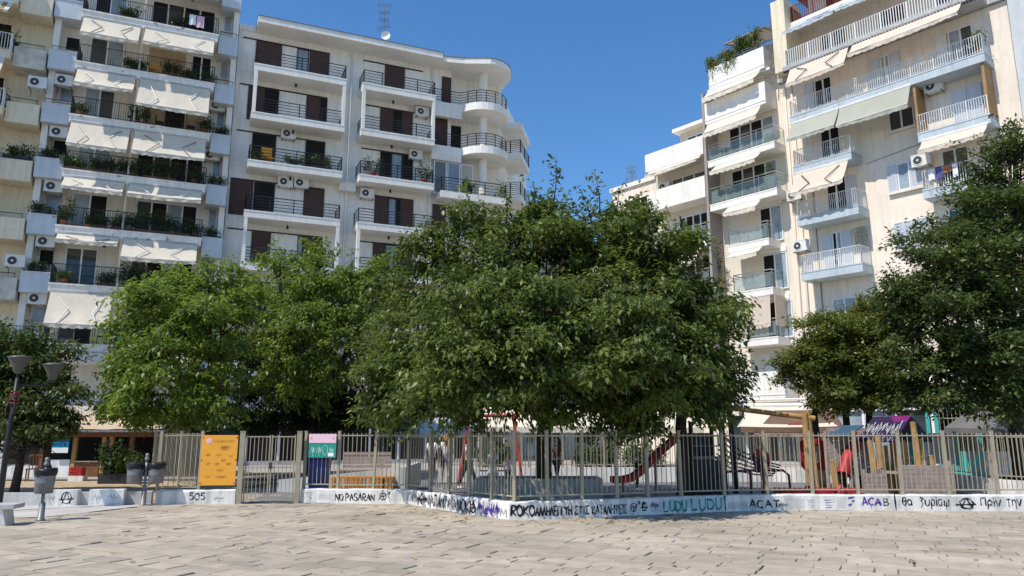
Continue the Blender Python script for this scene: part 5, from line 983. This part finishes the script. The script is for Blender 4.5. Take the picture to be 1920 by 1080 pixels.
po = empty('poster', (-18.05, 29.97, .95), R(3), 'blue seaside poster hanging at the cafe kiosk', 'poster'); MB().box(0, .62, -.015, .015, 0, .58).build('print', M['cyan'], po); MB().box(0, .62, -.018, -.0155, 0, .2).build('shore_band', M['frame'], po); MB().box(0, .62, -.018, -.0155, .42, .58).build('sky_band', M['bluegrey'], po)
cr = empty('crate', (-15.9, 27.6, 0), R(3), 'red crate on a white box in front of the cafe counter', 'crate'); b = MB().box(0, .42, 0, .3, .2, .24)
for k in range(3): b.box(0, .42, 0, .02, .25+k*.09, .31+k*.09).box(0, .42, .28, .3, .25+k*.09, .31+k*.09)
b.box(0, .02, .021, .279, .24, .5).box(.4, .42, .021, .279, .24, .5); b.build('body', M['red'], cr); MB().box(-.03, .5, -.02, .32, 0, .197).build('base', M['wwash'], cr)
chx = empty('cafe_chair', (-17.2, 27.6, 0), R(20), 'dark wooden chair in front of the cafe kiosk', 'chair'); MB().box(-.22, .22, -.2, .22, .42, .46).build('seat', M['brownwood'], chx)
b = MB().box(-.22, .22, .19, .22, .88, .95)
for x in (-.2, -.1, 0, .1, .18): b.box(x, x+.025, .192, .215, .461, .879)
b.build('backrest', M['brownwood'], chx)
for x in (-.2, .16):
    for y in (-.18, .18): MB().box(x, x+.04, y, y+.04, 0, .419).build('leg', M['brownwood'], chx)
# ================================================================ street furniture
def steel_bin(loc, rz, label, hang=0):
    r_ = empty('litter_bin', loc, rz, label, 'litter bin')
    MB().tube([(0, 0, 0), (0, 0, .03), (0, 0, .04), (0, 0, .34), (0, 0, .36), (0, 0, 1.05)], [.085, .085, .06, .055, .032, .03], 12).build('post', M['galv'], r_, True)
    MB().lathe([(.045, 1.04), (.06, 1.07), (.05, 1.11), (.03, 1.13), (.05, 1.17), (.03, 1.21), (.001, 1.215)], 12).build('finial', M['galv'], r_, True)
    def tub(cx, cy, z0, m='galv'):
        t = MB().lathe([(.001, z0), (.15, z0), (.165, z0+.02), (.17, z0+.18), (.178, z0+.2), (.172, z0+.22), (.182, z0+.42), (.19, z0+.43), (.19, z0+.45), (.175, z0+.45), (.165, z0+.1), (.001, z0+.06)], 20, (cx, cy)); o = t.build('tub', M[m], r_, True)
        g = random.Random(int(cx*100)+5); b = MB(); n = 20; rows = [(.178, .38, .015), (.20, .40, .02), (.205, .455, .012), (.17, .475, .02), (.12, .43, .03)]
        for r, z, j in rows:
            for k in range(n): a_ = 2*math.pi*k/n; rr = r+g.uniform(-j*.2, j)*(1 if r > .17 else .5); b.v.append((cx+rr*math.cos(a_), cy+rr*math.sin(a_), z0+z+g.uniform(-j, j)*1.6-(.06 if r == .178 else 0)))
        for i in range(len(rows)-1):
            for k in range(n): b.f.append((i*n+k, i*n+(k+1) % n, (i+1)*n+(k+1) % n, (i+1)*n+k))
        b.build('bin_bag', M['bag'], o, True)
    if hang:
        for sx in (-1, 1):
            tub(sx*.24, 0, .52); MB().tube([(0, 0, .42), (sx*.12, 0, .5), (sx*.24, 0, .515)], .016, 6).build('arm', M['galv'], r_)
    else: tub(0, -.0, .52)
    return r_
steel_bin((-9.19, 15.15, 0), 0, 'single steel litter bin with black bag, on a post beside the stone bench')
steel_bin((-8.72, 18.3, 0), R(8), 'pair of steel litter bins on one post before the white low wall', 1)
sb = empty('stone_bench', (-9.8, 14.45, 0), R(12), 'low stone bench with white slab legs at the left edge', 'bench')
MB().box(-1.2, .55, -.25, .25, .3, .38).build('seat', M['conc'], sb)
for x in (-.9, -.05, .38): b = MB(); b.add([(x-.05, -.2, 0), (x+.05, -.2, 0), (x+.05, .2, 0), (x-.05, .2, 0), (x-.12, -.23, .298), (x-.02, -.23, .298), (x-.02, .23, .298), (x-.12, .23, .298)], [(3, 2, 1, 0), (4, 5, 6, 7), (0, 1, 5, 4), (1, 2, 6, 5), (2, 3, 7, 6), (3, 0, 4, 7)]); b.build('leg', M['wwash'], sb)
# kerb of concrete blocks on the left, two of them carrying white painted squares
kb = [(-16.5, 17.9), (-11.2, 18.2), (-8.75, 18.75)]
kc = seg_wall('planter_kerb', kb[:2], .3, .22, 'long grey concrete kerb behind the single litter bin', 'conc', cat='kerb'); seg_wall('planter_kerb', kb[1:], .3, .22, 'short grey concrete kerb running up to the double litter bin', 'conc', cat='kerb')
for k, (x0, x1, y, t, lb) in enumerate(((-11.0, -10.25, 18.12, '@', 'white painted concrete block with a circled A sign'), (-10.0, -9.25, 18.3, '*', 'white painted concrete block with faint scribbles'))):
    r_ = empty('painted_block', (x0, y, 0), R(12.6), lb, 'block', 'painted concrete blocks'); w = x1-x0; MB().box(0, w, -.06, .2, 0, .37).build('block', M['wwash'], r_); btext(r_, t, w*.5, w*.9, .06, .33, 'paint_blk' if k == 0 else 'paint_gry', .022 if k == 0 else .01, 'graffiti', -.0635); btext(r_, '*', w*.08, w*.4, .1, .3, 'paint_gry', .008, 'graffiti', -.0635)
# street lamp with two heads
lp = empty('street_lamp', (-11.2, 16.9, 0), 0, 'dark street lamp with two frosted bowl heads and red tape', 'street lamp')
MB().tube([(0, 0, 0), (.02, 0, 1.5), (.06, 0, 2.9)], [.07, .055, .045], 10).build('pole', M['black'], lp, True)
for x, y, z in ((.05, 0, 3.0), (.42, .7, 2.9)):
    MB().tube([(.06, 0, 2.75), (x*.7+.03, y*.7, z-.12), (x, y, z)], .025, 8).build('arm', M['black'], lp)
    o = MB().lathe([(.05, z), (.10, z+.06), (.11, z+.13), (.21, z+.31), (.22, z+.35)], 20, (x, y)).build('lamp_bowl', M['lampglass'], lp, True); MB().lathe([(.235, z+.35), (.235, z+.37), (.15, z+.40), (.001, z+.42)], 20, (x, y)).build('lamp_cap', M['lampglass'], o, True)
tp_ = MB()
for k in range(5): tp_.tube([(.05+.09*math.cos(t*.9+k), .09*math.sin(t*.9+k), 2.35+.06*k+.015*math.sin(t*2)) for t in range(9)], .014, 5)
tp_.tube([(.0, -.08, 2.4), (-.06, -.1, 2.2), (-.03, -.1, 2.05)], .012, 5).tube([(.1, -.08, 2.4), (.14, -.1, 2.25), (.12, -.1, 2.1)], .012, 5); tp_.build('tape', M['maroon'], lp)
# roof antennas
def antenna(loc, h, label, seed):
    r_ = empty('roof_antenna', loc, 0, label, 'antenna', 'roof antennas'); g = random.Random(seed); MB().tube([(0, 0, 0), (0, 0, h)], [.035, .022], 6).build('mast', M['galv'], r_)
    for z in np.linspace(h*.45, h*.95, 4):
        a_ = g.uniform(-.5, .5); d = Vector((math.cos(a_), math.sin(a_), 0)); L = g.uniform(.5, .9); b = MB().tube([d*-L*.5+Vector((0, 0, z)), d*L*.5+Vector((0, 0, z))], .016, 4); e = Vector((-d.y, d.x, 0))
        for k in range(6): c = d*L*(k/5-.5)+Vector((0, 0, z)); b.tube([c-e*.28, c+e*.28], .01, 4); b.tube([c+Vector((0, 0, -.2)), c+Vector((0, 0, .2))], .009, 4)
        b.build('aerial', M['galv'], r_)
    b = MB().lathe([(.001, 0), (.2, .05), (.3, .12)], 14)
    for i in range(len(b.v)): x, y, z = b.v[i]; b.v[i] = (x+.15, -z, y+h*.25)
    b.build('dish', M['frame'], r_, True)
antenna(AB.w(7.4, .8, 25.8), 3.1, 'tall aerial mast on the roof of the brown shuttered block', 1)
antenna(AB.w(8.1, 5.2, 25.8), 2.2, 'shorter aerial mast behind the tall one on the same roof', 2)
antenna(CD.w(-13.4, 2.5, 18.4), 2.1, 'spindly aerial on the lower roof of the stepped white block', 3)
# ================================================================ people
def skin_mesh(name, nodes, edges, m, parent, sub=2):
    me = bpy.data.meshes.new(name); names = list(nodes); me.from_pydata([nodes[k][0] for k in names], [(names.index(a), names.index(b)) for a, b in edges], []); o = bpy.data.objects.new(name, me); C.objects.link(o); o.parent = parent
    md = o.modifiers.new('skin', 'SKIN'); md.use_smooth_shade = True
    if not me.skin_vertices: me.skin_vertices.new() if hasattr(me.skin_vertices, 'new') else None
    sk = me.skin_vertices[0].data
    for i, k in enumerate(names): r = nodes[k][1]; sk[i].radius = r if isinstance(r, tuple) else (r, r); sk[i].use_root = (i == 0)
    sb_ = o.modifiers.new('sub', 'SUBSURF'); sb_.levels = sub; sb_.render_levels = sub; me.materials.append(m); return o
M['skin'] = mat('skin', (.50, .30, .21), .55, .05)
def person(loc, h, rz, label, top, legs, hair, shoe, stride=.12, arms=((.06, .1), (-.05, .1)), longhair=True, shorts=False, dress=False, hat=None, group='people in the playground'):
    r_ = empty('person', loc, rz, label, 'person', group); s = h/1.7; V = lambda x, y, z: Vector((x, y, z))*s      # faces -y
    hip, chest, neck = V(0, 0, .93), V(0, -.01, 1.28), V(0, 0, 1.45)
    N = dict(hip=(hip, (.135*s, .10*s)), waist=(V(0, 0, 1.08), (.12*s, .09*s)), chest=(chest, (.15*s, .10*s)), neck=(neck, .05*s), throat=(V(0, -.012, 1.50), .048*s), jaw=(V(0, -.03, 1.55), (.058*s, .066*s)), head=(V(0, -.012, 1.62), (.074*s, .092*s)), crown=(V(0, .0, 1.68), (.055*s, .068*s)))
    Eg = [('hip', 'waist'), ('waist', 'chest'), ('chest', 'neck'), ('neck', 'throat'), ('throat', 'jaw'), ('jaw', 'head'), ('head', 'crown')]
    for i, sx in enumerate((-1, 1)):
        st = stride*(1 if i else -1); t = 'lr'[i]; fw, out = arms[i]
        N['thigh'+t] = (V(sx*.09, 0, .86), .082*s); N['knee'+t] = (V(sx*.09, -st*.55-.02, .50), .052*s); N['ankle'+t] = (V(sx*.09, -st+(.06 if st < 0 else 0), .09), .036*s); N['toe'+t] = (V(sx*.10, -st-.13, .035), (.04*s, .03*s))
        N['sho'+t] = (V(sx*.165, 0, 1.40), .052*s); el = V(sx*(.2+out*.5), -fw*.3, 1.13); wr = V(sx*(.19+out*.3), -fw-.06, .90 if fw < .2 else 1.1); N['elb'+t] = (el, .036*s); N['wri'+t] = (wr, .024*s); d = (wr-el).normalized(); N['palm'+t] = (wr+d*.07*s, (.034*s, .017*s))
        Eg += [('hip', 'thigh'+t), ('thigh'+t, 'knee'+t), ('knee'+t, 'ankle'+t), ('ankle'+t, 'toe'+t), ('chest', 'sho'+t), ('sho'+t, 'elb'+t), ('elb'+t, 'wri'+t), ('wri'+t, 'palm'+t)]
    body = skin_mesh('body', N, Eg, M['skin'], r_, 1)
    for i, sx in enumerate((-1, 1)):                            # five unequal fingers rooted in each palm
        t = 'lr'[i]; p = N['palm'+t][0]; d = (p-N['wri'+t][0]).normalized(); f = MB()
        for k, L in enumerate((.075, .085, .08, .062)):
            y = (-.026+.017*k)*s; q = p+Vector((0, y, 0))+d*.01*s; f.tube([q, q+d*L*.55*s, q+d*L*.95*s+Vector((-sx*.015*s, 0, -.004*s))], [.0085*s, .008*s, .006*s], 6)
        q = p-d*.03*s+Vector((0, -.03*s, 0)); f.tube([q, q+d*.03*s+Vector((0, -.02*s, 0)), q+d*.06*s+Vector((0, -.025*s, 0))], [.010*s, .009*s, .006*s], 6); f.build('fingers', M['skin'], body, True)
    # face: nose, eyes, mouth, ears
    fc = MB(); fc.tube([V(0, -.10, 1.635), V(0, -.122, 1.60), V(0, -.10, 1.592)], [.008*s, .014*s, .010*s], 6)
    for sx in (-1, 1): fc.tube([V(sx*.074, 0, 1.64), V(sx*.082, .005, 1.61), V(sx*.07, .0, 1.585)], .012*s, 6)
    fc.build('nose_and_ears', M['skin'], body, True)
    ey = MB()
    for sx in (-1, 1): ey.box(sx*.03*s-.011*s, sx*.03*s+.011*s, -.104*s, -.088*s, 1.628*s, 1.640*s)
    ey.build('eyes', M['dark'], body); MB().box(-.022*s, .022*s, -.1*s, -.085*s, 1.562*s, 1.570*s).build('mouth', M['maroon'], body)
    grow = lambda k, e: (N[k][0], tuple(x+e*s for x in (N[k][1] if isinstance(N[k][1], tuple) else (N[k][1],)*2)))
    T = {k: grow(k, .016) for k in ('hip', 'waist', 'chest')}; T['neck'] = (N['neck'][0]-V(0, 0, .02), .07*s); te = [('hip', 'waist'), ('waist', 'chest'), ('chest', 'neck')]
    for t in 'lr': T['sho'+t] = grow('sho'+t, .014); T['elb'+t] = (N['sho'+t][0].lerp(N['elb'+t][0], .8), .052*s); te += [('chest', 'sho'+t), ('sho'+t, 'elb'+t)]
    skin_mesh('top', T, te, M[top], r_, 1)
    if dress: MB().lathe([(.15*s, .98*s), (.2*s, .75*s), (.26*s, .48*s), (.25*s, .48*s), (.14*s, .97*s)], 16).build('skirt', M[top], r_, True)
    else:
        L = {'hip': grow('hip', .012)}; le = []
        for t in 'lr':
            for k in ('thigh', 'knee'): L[k+t] = grow(k+t, .014)
            le += [('hip', 'thigh'+t), ('thigh'+t, 'knee'+t)]
            if not shorts: L['ankle'+t] = (N['ankle'+t][0]+V(0, 0, .03), .05*s); le.append(('knee'+t, 'ankle'+t))
        skin_mesh('shorts' if shorts else 'trousers', L, le, M[legs], r_, 1)
    for t in 'lr':
        a_, b_ = N['ankle'+t][0], N['toe'+t][0]; skin_mesh('shoe', {'heel': (a_+V(0, .03, -.045), (.042*s, .04*s)), 'toe': (b_+V(0, -.02, .005), (.044*s, .032*s))}, [('heel', 'toe')], M[shoe], r_, 1)
    hr = MB(); c = V(0, .012, 1.64); n = 16; prof = [(0, .108), (30, .106), (55, .104), (80, .1), (105, .098)]
    for a_, rr in prof:
        for k in range(n):
            t = 2*math.pi*k/n; back = math.sin(t); lim = a_ if back > -.35 else a_*.62; hr.v.append(tuple(c+Vector((rr*.86*math.sin(R(lim))*math.cos(t), rr*1.05*math.sin(R(lim))*back, rr*math.cos(R(lim))))*s))
    for i in range(len(prof)-1):
        for k in range(n): hr.f.append((i*n+k, i*n+(k+1) % n, (i+1)*n+(k+1) % n, (i+1)*n+k))
    if longhair: hr.tube([V(0, .07, 1.64), V(0, .10, 1.52), V(0, .10, 1.40), V(0, .09, 1.34)], [.075*s, .08*s, .065*s, .03*s], 10)
    hr.build('hair', M[hair], r_, True)
    if hat: MB().lathe([(.14*s, 1.665*s), (.105*s, 1.67*s), (.1*s, 1.72*s), (.06*s, 1.755*s), (.001, 1.76*s)], 16).build('hat', M[hat], r_, True)
    return r_
M['denim'] = mat('denim_blue', (.05, .07, .12), .85, .1); M['jeans_dk'] = mat('charcoal_cloth', (.03, .03, .035), .85, .1); M['shirt_w'] = mat('white_shirt', (.78, .77, .78), .85, .05); M['hair_bl'] = mat('blond_hair', (.30, .17, .07), .6, .2, 20); M['hair_dk'] = mat('dark_hair', (.03, .02, .015), .5, .2, 20); M['hair_rd'] = mat('auburn_hair', (.12, .025, .02), .5, .2, 20); M['violet'] = mat('violet_cloth', (.10, .09, .28), .85, .1)
person((-2.72, 26.0, 0), 1.62, R(150), 'woman with blond hair in a long white shirt and dark jeans', 'shirt_w', 'denim', 'hair_bl', 'terracotta', .10)
person((-2.28, 26.3, 0), 1.64, R(190), 'person in a white top and blue violet shorts walking next to the blond woman', 'shirt_w', 'violet', 'hair_bl', 'frame', .16, shorts=True)
person((-1.38, 24.0, 0), 1.58, R(70), 'person with auburn hair, white top and black trousers striding left of the swing', 'shirt_w', 'jeans_dk', 'hair_rd', 'frame', .26, longhair=False)
person((-.62, 24.6, 0), 1.22, R(200), 'child in a white dress and white sun hat by the swing', 'shirt_w', 'denim', 'hair_bl', 'frame', .06, dress=True, hat='frame')
person((-.12, 24.4, 0), 1.02, R(170), 'small child in a pale pink top between the swing legs', 'sign_pk', 'denim', 'hair_bl', 'frame', .05, longhair=False)
person((1.45, 24.6, 0), 1.55, R(-60), 'person in a dark red coat standing right behind the middle trunk', 'maroon', 'jeans_dk', 'hair_dk', 'plastic_blk', .08)
person((6.45, 23.6, 0), 1.02, R(100), 'small child in dark clothes standing right of the middle trunk by the white low wall', 'jeans_dk', 'jeans_dk', 'hair_dk', 'plastic_blk', .05, longhair=False) if False else person((4.0, 24.6, 0), 1.0, R(100), 'small child in dark clothes by the white low wall left of the slide', 'jeans_dk', 'jeans_dk', 'hair_dk', 'plastic_blk', .05, longhair=False)
# ================================================================ balcony plants and bits
seed = [100]
def bp(fr, x, z, y, h, w, label, **k): seed[0] += 1; return pot_plant(fr.w(x, y, z), fr.ang, h, w, label, seed=seed[0], **k)
GA = 'grey white block'
for x, z, h, w, t, kd in ((-8.6, 15.1, .85, 1.1, 'leafy flower box, left end of fourth balcony', 'box'), (-6.4, 15.1, .95, 1.5, 'row of dark plants on the fourth balcony, left half', 'box'), (-4.6, 15.1, 1.15, 1.6, 'row of dark plants on the fourth balcony, middle', 'box'), (-2.9, 15.1, .8, .9, 'plant in big terracotta pot, right end of fourth balcony', 'bush'),
  (-8.85, 12.1, 1.5, .7, 'tall bushy plant at the left end of the fifth balcony', 'bush'), (-6.1, 12.1, .9, 1.2, 'low plant box, fifth balcony left of middle', 'box'), (-4.9, 12.1, 1.35, 1.5, 'large flowering plant in the middle of the fifth balcony', 'box'), (-3.5, 12.1, .95, 1.3, 'plant box with grey leaves on the fifth balcony', 'box'), (-2.6, 12.1, .8, .6, 'small plant at the right end of the fifth balcony', 'bush'),
  (-6.6, 9.1, .8, .9, 'small plant on the sixth balcony, left half', 'box'), (-5.4, 9.1, 1.4, 1.5, 'climbing plant in the middle of the sixth balcony', 'box'), (-3.7, 9.1, 1.0, 1.3, 'plant box on the sixth balcony, right half', 'box'), (-8.5, 9.1, .6, .6, 'small pot at the left end of the sixth balcony', 'bush'),
  (-5.9, 18.1, 1.15, .9, 'dark hedge plant in the middle of the third balcony', 'box'), (-2.6, 18.1, .9, .7, 'plant spilling at the right end of the third balcony', 'bush'), (-3.6, 21.1, .6, .8, 'low plant on the second balcony, right half', 'box'), (-2.6, 21.1, .6, .5, 'pot plant at the right end of the second balcony', 'bush'), (-4.2, 24.1, .85, 1.0, 'leafy plant on the top balcony, right half', 'box'), (-6.9, 24.1, .7, .9, 'low plant box on the top balcony, left half', 'box'), (-6.3, 21.1, .7, 1.0, 'low plants in the middle of the second balcony', 'box'), (-4.5, 21.1, .95, .8, 'slim yellow green plant on the second balcony', 'bush'), (-8.7, 18.1, .7, .6, 'small pot at the left end of the third balcony', 'bush'), (-7.4, 15.1, .8, 1.0, 'plants by the left door on the fourth balcony', 'box'), (-7.4, 12.1, .8, 1.0, 'plants by the left door on the fifth balcony', 'box'), (-3.4, 24.1, .7, .7, 'red flowering plant on the top balcony', 'box')):
    bp(AB, x, z, .35, h, w, '%s of the %s' % (t, GA), kind=kd, n=1.7)
for z, x, w, t in ((15.62, -9.8, 1.1, 'dark plants on the left parapet by the fourth balcony'), (12.62, -9.8, 1.1, 'plants on the left parapet by the fifth balcony'), (9.62, -9.8, .8, 'small plants on the left parapet by the sixth balcony'), (15.22, -1.7, .8, 'plants on the right parapet by the fourth balcony'), (18.22, -1.7, .7, 'trailing plant on the right parapet by the third balcony'), (12.22, -1.7, .8, 'plants on the right parapet by the fifth balcony')): bp(AB, x, z, .75, .6, w, t+' of the '+GA, kind='box', pot='plastic_blk')
for z, x, h, w, t in ((21.0, -12.6, 1.3, 1.4, 'large dark bush high up on the cream left edge block'), (17.95, -12.4, 1.1, 1.0, 'smaller dark bush halfway up the cream left edge block'), (11.9, -12.3, .8, .9, 'bush on the cream left edge block above the lower air conditioner'), (15.36, -11.2, .7, 1.3, 'plants on the parapet of the cream left edge block')): bp(AB, x, z, .45, h, w, t, kind='box', pot='plastic_blk')
for x, z, h, w, t in ((.25, 16.92, .7, .5, 'small pot plant, left end of third left balcony'), (2.4, 16.92, .6, 1.0, 'low plant box in the middle of the third left balcony'), (3.9, 16.92, .95, 1.2, 'leafy plant box at the right of the third left balcony'), (7.0, 16.92, 1.25, 1.0, 'small spreading tree in red pot, third right balcony'), (10.2, 16.92, 1.45, .8, 'bushy plant in red pot, right end of third right balcony'), (13.2, 16.65, 1.0, .8, 'plant on the screened corner balcony')): bp(AB, x, z, .4, h, w, t+' of the brown shuttered block', kind='bush' if w < 1.1 else 'box', pot='red' if 'red pot' in t else 'plastic_blk')
# orange chair on a balcony, blue ball, bright yellow chairs
oc = empty('lounge_chair', AB.w(.9, .7, 16.92), AB.ang+R(15), 'bright orange chair on the third left balcony of the brown shuttered block', 'chair'); MB().box(-.3, .3, -.3, .3, .4, .48).build('seat', M['sign_or'], oc); MB().box(-.3, .3, .24, .32, .483, 1.15).tube([(-.3, .28, 1.15), (.3, .28, 1.15)], .06, 8).build('backrest', M['sign_or'], oc)
for x in (-.26, .22):
    for y in (-.26, .22): MB().box(x, x+.04, y, y+.04, 0, .399).build('leg', M['black'], oc)
bl_ = empty('beach_ball', AB.w(-5.4, -.2, 6.55), 0, 'cyan inflatable ring at the lowest visible balcony of the grey white block', 'pool toy'); b = MB()
for i in range(20):
    for k in range(10): a_, t = 2*math.pi*i/20, 2*math.pi*k/10; b.v.append(((.3+.15*math.cos(t))*math.cos(a_), -.14*math.sin(t), .3*(1+.5*math.cos(t))*math.sin(a_)))
for i in range(20):
    for k in range(10): b.f.append((i*10+k, i*10+(k+1) % 10, ((i+1) % 20)*10+(k+1) % 10, ((i+1) % 20)*10+k))
b.build('ring', M['cyan'], bl_, True)
def bchair(fr, x, y, z, rz, m, label, group):
    r_ = empty('balcony_chair', fr.w(x, y, z), fr.ang+rz, label, 'chair', group); MB().box(-.21, .21, -.21, .21, .42, .45).build('seat', M[m], r_); b = MB().box(-.21, .21, .19, .215, .8, .88)
    for q in (-.19, -.06, .07, .17): b.box(q, q+.02, .192, .21, .451, .799)
    b.build('backrest', M[m], r_)
    for q in (-.2, .17):
        for p in (-.2, .17): MB().box(q, q+.03, p, p+.03, 0, .419).build('leg', M[m], r_)
bchair(AB, -5.5, .5, 21.1, 0, 'sign_or', 'yellow folding chair on the second balcony of the grey white block, left one', 'yellow chairs'); bchair(AB, -4.95, .5, 21.1, .3, 'sign_or', 'yellow folding chair on the second balcony of the grey white block, right one', 'yellow chairs')
bchair(AB, -4.9, .6, 18.1, 1.5, 'plastic_blk', 'dark chair left of the table on the third balcony of the grey white block', 'dark balcony chairs'); bchair(AB, -3.3, .6, 18.1, -1.5, 'plastic_blk', 'dark chair right of the table on the third balcony of the grey white block', 'dark balcony chairs'); bchair(AB, -6.6, .6, 6.15, -1.5, 'plastic_blk', 'dark chair on the lowest visible balcony of the grey white block', 'dark balcony chairs')
for x, z, l in ((-4.1, 18.1, 'dark table between two chairs on the third balcony of the grey white block'), (-7.5, 6.15, 'dark table on the lowest visible balcony of the grey white block')):
    r_ = empty('balcony_table', AB.w(x, .6, z), AB.ang, l, 'table', 'dark balcony tables'); MB().box(-.4, .4, -.3, .3, .7, .73).build('tabletop', M['plastic_blk'], r_)
    for q in (-.36, .32):
        for p in (-.26, .22): MB().box(q, q+.04, p, p+.04, 0, .699).build('leg', M['plastic_blk'], r_)
def cloth_line(fr, x, y, z, w, label, cols, seed):
    g = random.Random(seed); r_ = empty('laundry', fr.w(x, y, z), fr.ang, label, 'laundry', 'laundry on the balconies'); MB().tube([(0, 0, .92), (w, 0, .92)], .012, 4).build('line', M['galv'], r_); u = .05; k = 0
    while u < w-.2:
        ww = g.uniform(.22, .42); h = g.uniform(.35, .75); b = MB(); n = 5
        for i in range(n+1): q = u+ww*i/n; b.v += [(q, .015*math.sin(i*2.1), .92), (q, -.02+.035*math.sin(i*1.7+k), .92-h-.02*math.sin(i*1.3))]
        for i in range(n): b.f.append((2*i, 2*i+1, 2*i+3, 2*i+2))
        b.build('cloth', M[cols[k % len(cols)]], r_, True); u += ww+.05; k += 1
cloth_line(CD, 6.7, -.08, 13.15, 1.5, 'mixed laundry on the right powder blue balcony beside the evergreen', ['shirt_w', 'violet', 'terracotta', 'shirt_w'], 3)
cloth_line(CD, 1.0, -.1, 25.2, 1.3, 'white washing hung on the maroon rail of the pink cream block', ['shirt_w'], 4)
cloth_line(AB, -3.9, -.02, 24.1, .9, 'white and pink washing on the top balcony of the grey white block', ['shirt_w', 'sign_pk', 'shirt_w'], 5)
# C and E and D plants
for x, y, z, h, w, t, m_ in ((-4.9, .6, 24.0, .9, 1.2, 'reddish trailing plant on the roof terrace parapet', 'olive'), (-3.9, .55, 24.0, .9, 1.1, 'trailing plant left of middle on the roof terrace parapet', 'olive'), (-2.5, .55, 24.0, 1.5, 1.7, 'big feathery bush at the right of the roof terrace parapet', 'pot'), (-4.9, .45, 15.2, 1.1, 1.0, 'bushy plants, left end of the second glass balcony', 'pot'), (-3.6, .45, 15.2, .95, 1.4, 'green plants, middle of the second glass balcony', 'pot'), (-2.0, .55, 15.2, 1.7, 1.0, 'tall palm like plant, right end of second glass balcony', 'pot'), (-1.6, .5, 18.0, .6, .5, 'small plant at the right of the top glass balcony', 'pot'), (-4.4, .5, 18.0, .6, .5, 'small plant at the left of the top glass balcony', 'pot')):
    bp(CD, x, z, y, h, w, t+' of the beige block', kind='hang' if 'trailing' in t else 'box', m=m_, pot='plastic_blk', n=2.2 if 'terrace' in t else 1.5)
bp(CD, -5.9, 10.4, .6, 2.0, 1.4, 'lush plant on the lower balcony of the stepped white block', kind='box'); bp(CD, 9.2, 19.02, .5, 1.5, .7, 'slim tall plant at the right end of the long powder blue balcony', kind='bush'); bp(CD, 7.6, 13.15, .4, .8, 1.0, 'plants with red flowers on the right powder blue balcony', kind='box')
# hedge planters behind the rear fence
for i, (x, w) in enumerate(((3.2, 1.6), (5.0, 1.6), (-.6, 1.4))): pot_plant((x, 29.2, 0), 0, 1.25, w, ['green hedge planter behind the rear fence right of the middle trunk', 'green hedge planter behind the rear fence under the parking sign', 'green hedge planter behind the rear fence behind the swing'][i], 'box', 300+i, 'wwash', 'pot', 'hedge planters behind the rear fence', 'planter', 2.2, .55)
pot_plant((-13.4, 26.2, 0), 0, 1.0, 1.3, 'leafy green planter beside the cafe kiosk', 'box', 320, 'plastic_blk', 'pot', 'planters by the cafe', 'planter', 2, .5)
for i, x in enumerate((-15.0,)): pot_plant((x+1.3, 26.4, 0), 0, 1.3, .9, ['dark potted shrub at the right end of the cafe kiosk'][i], 'bush', 330+i, 'plastic_blk', 'shade', 'planters by the cafe', 'planter', 2.4, .35)
# fallen leaves on the paving
g = random.Random(9); b = MB()
for i in range(150):
    near = g.random() < .6; p = WR.pos(g.uniform(4.5, 11), g.uniform(.1, 1.2)) if near else Vector((g.uniform(-7, 7), g.uniform(10, 18)))
    if not near and p.y > 14.6 and p.x > -3: continue
    a_ = g.uniform(0, 6.3); L = g.uniform(.03, .07); u = Vector((math.cos(a_), math.sin(a_), 0))*L; v = Vector((-math.sin(a_), math.cos(a_), 0))*L*.45; c = Vector((p.x, p.y, .014)); b.add([c-u, c+v+Vector((0, 0, .012)), c+u, c-v+Vector((0, 0, .008))], [(0, 1, 2, 3)])
o = b.build('fallen_leaves', mat('dry_leaves', (.34, .25, .06), .8, .3, 8, island=.5)); tag(o, 'scattered dry leaves on the paving in front of the low wall', 'leaves', kind='stuff')
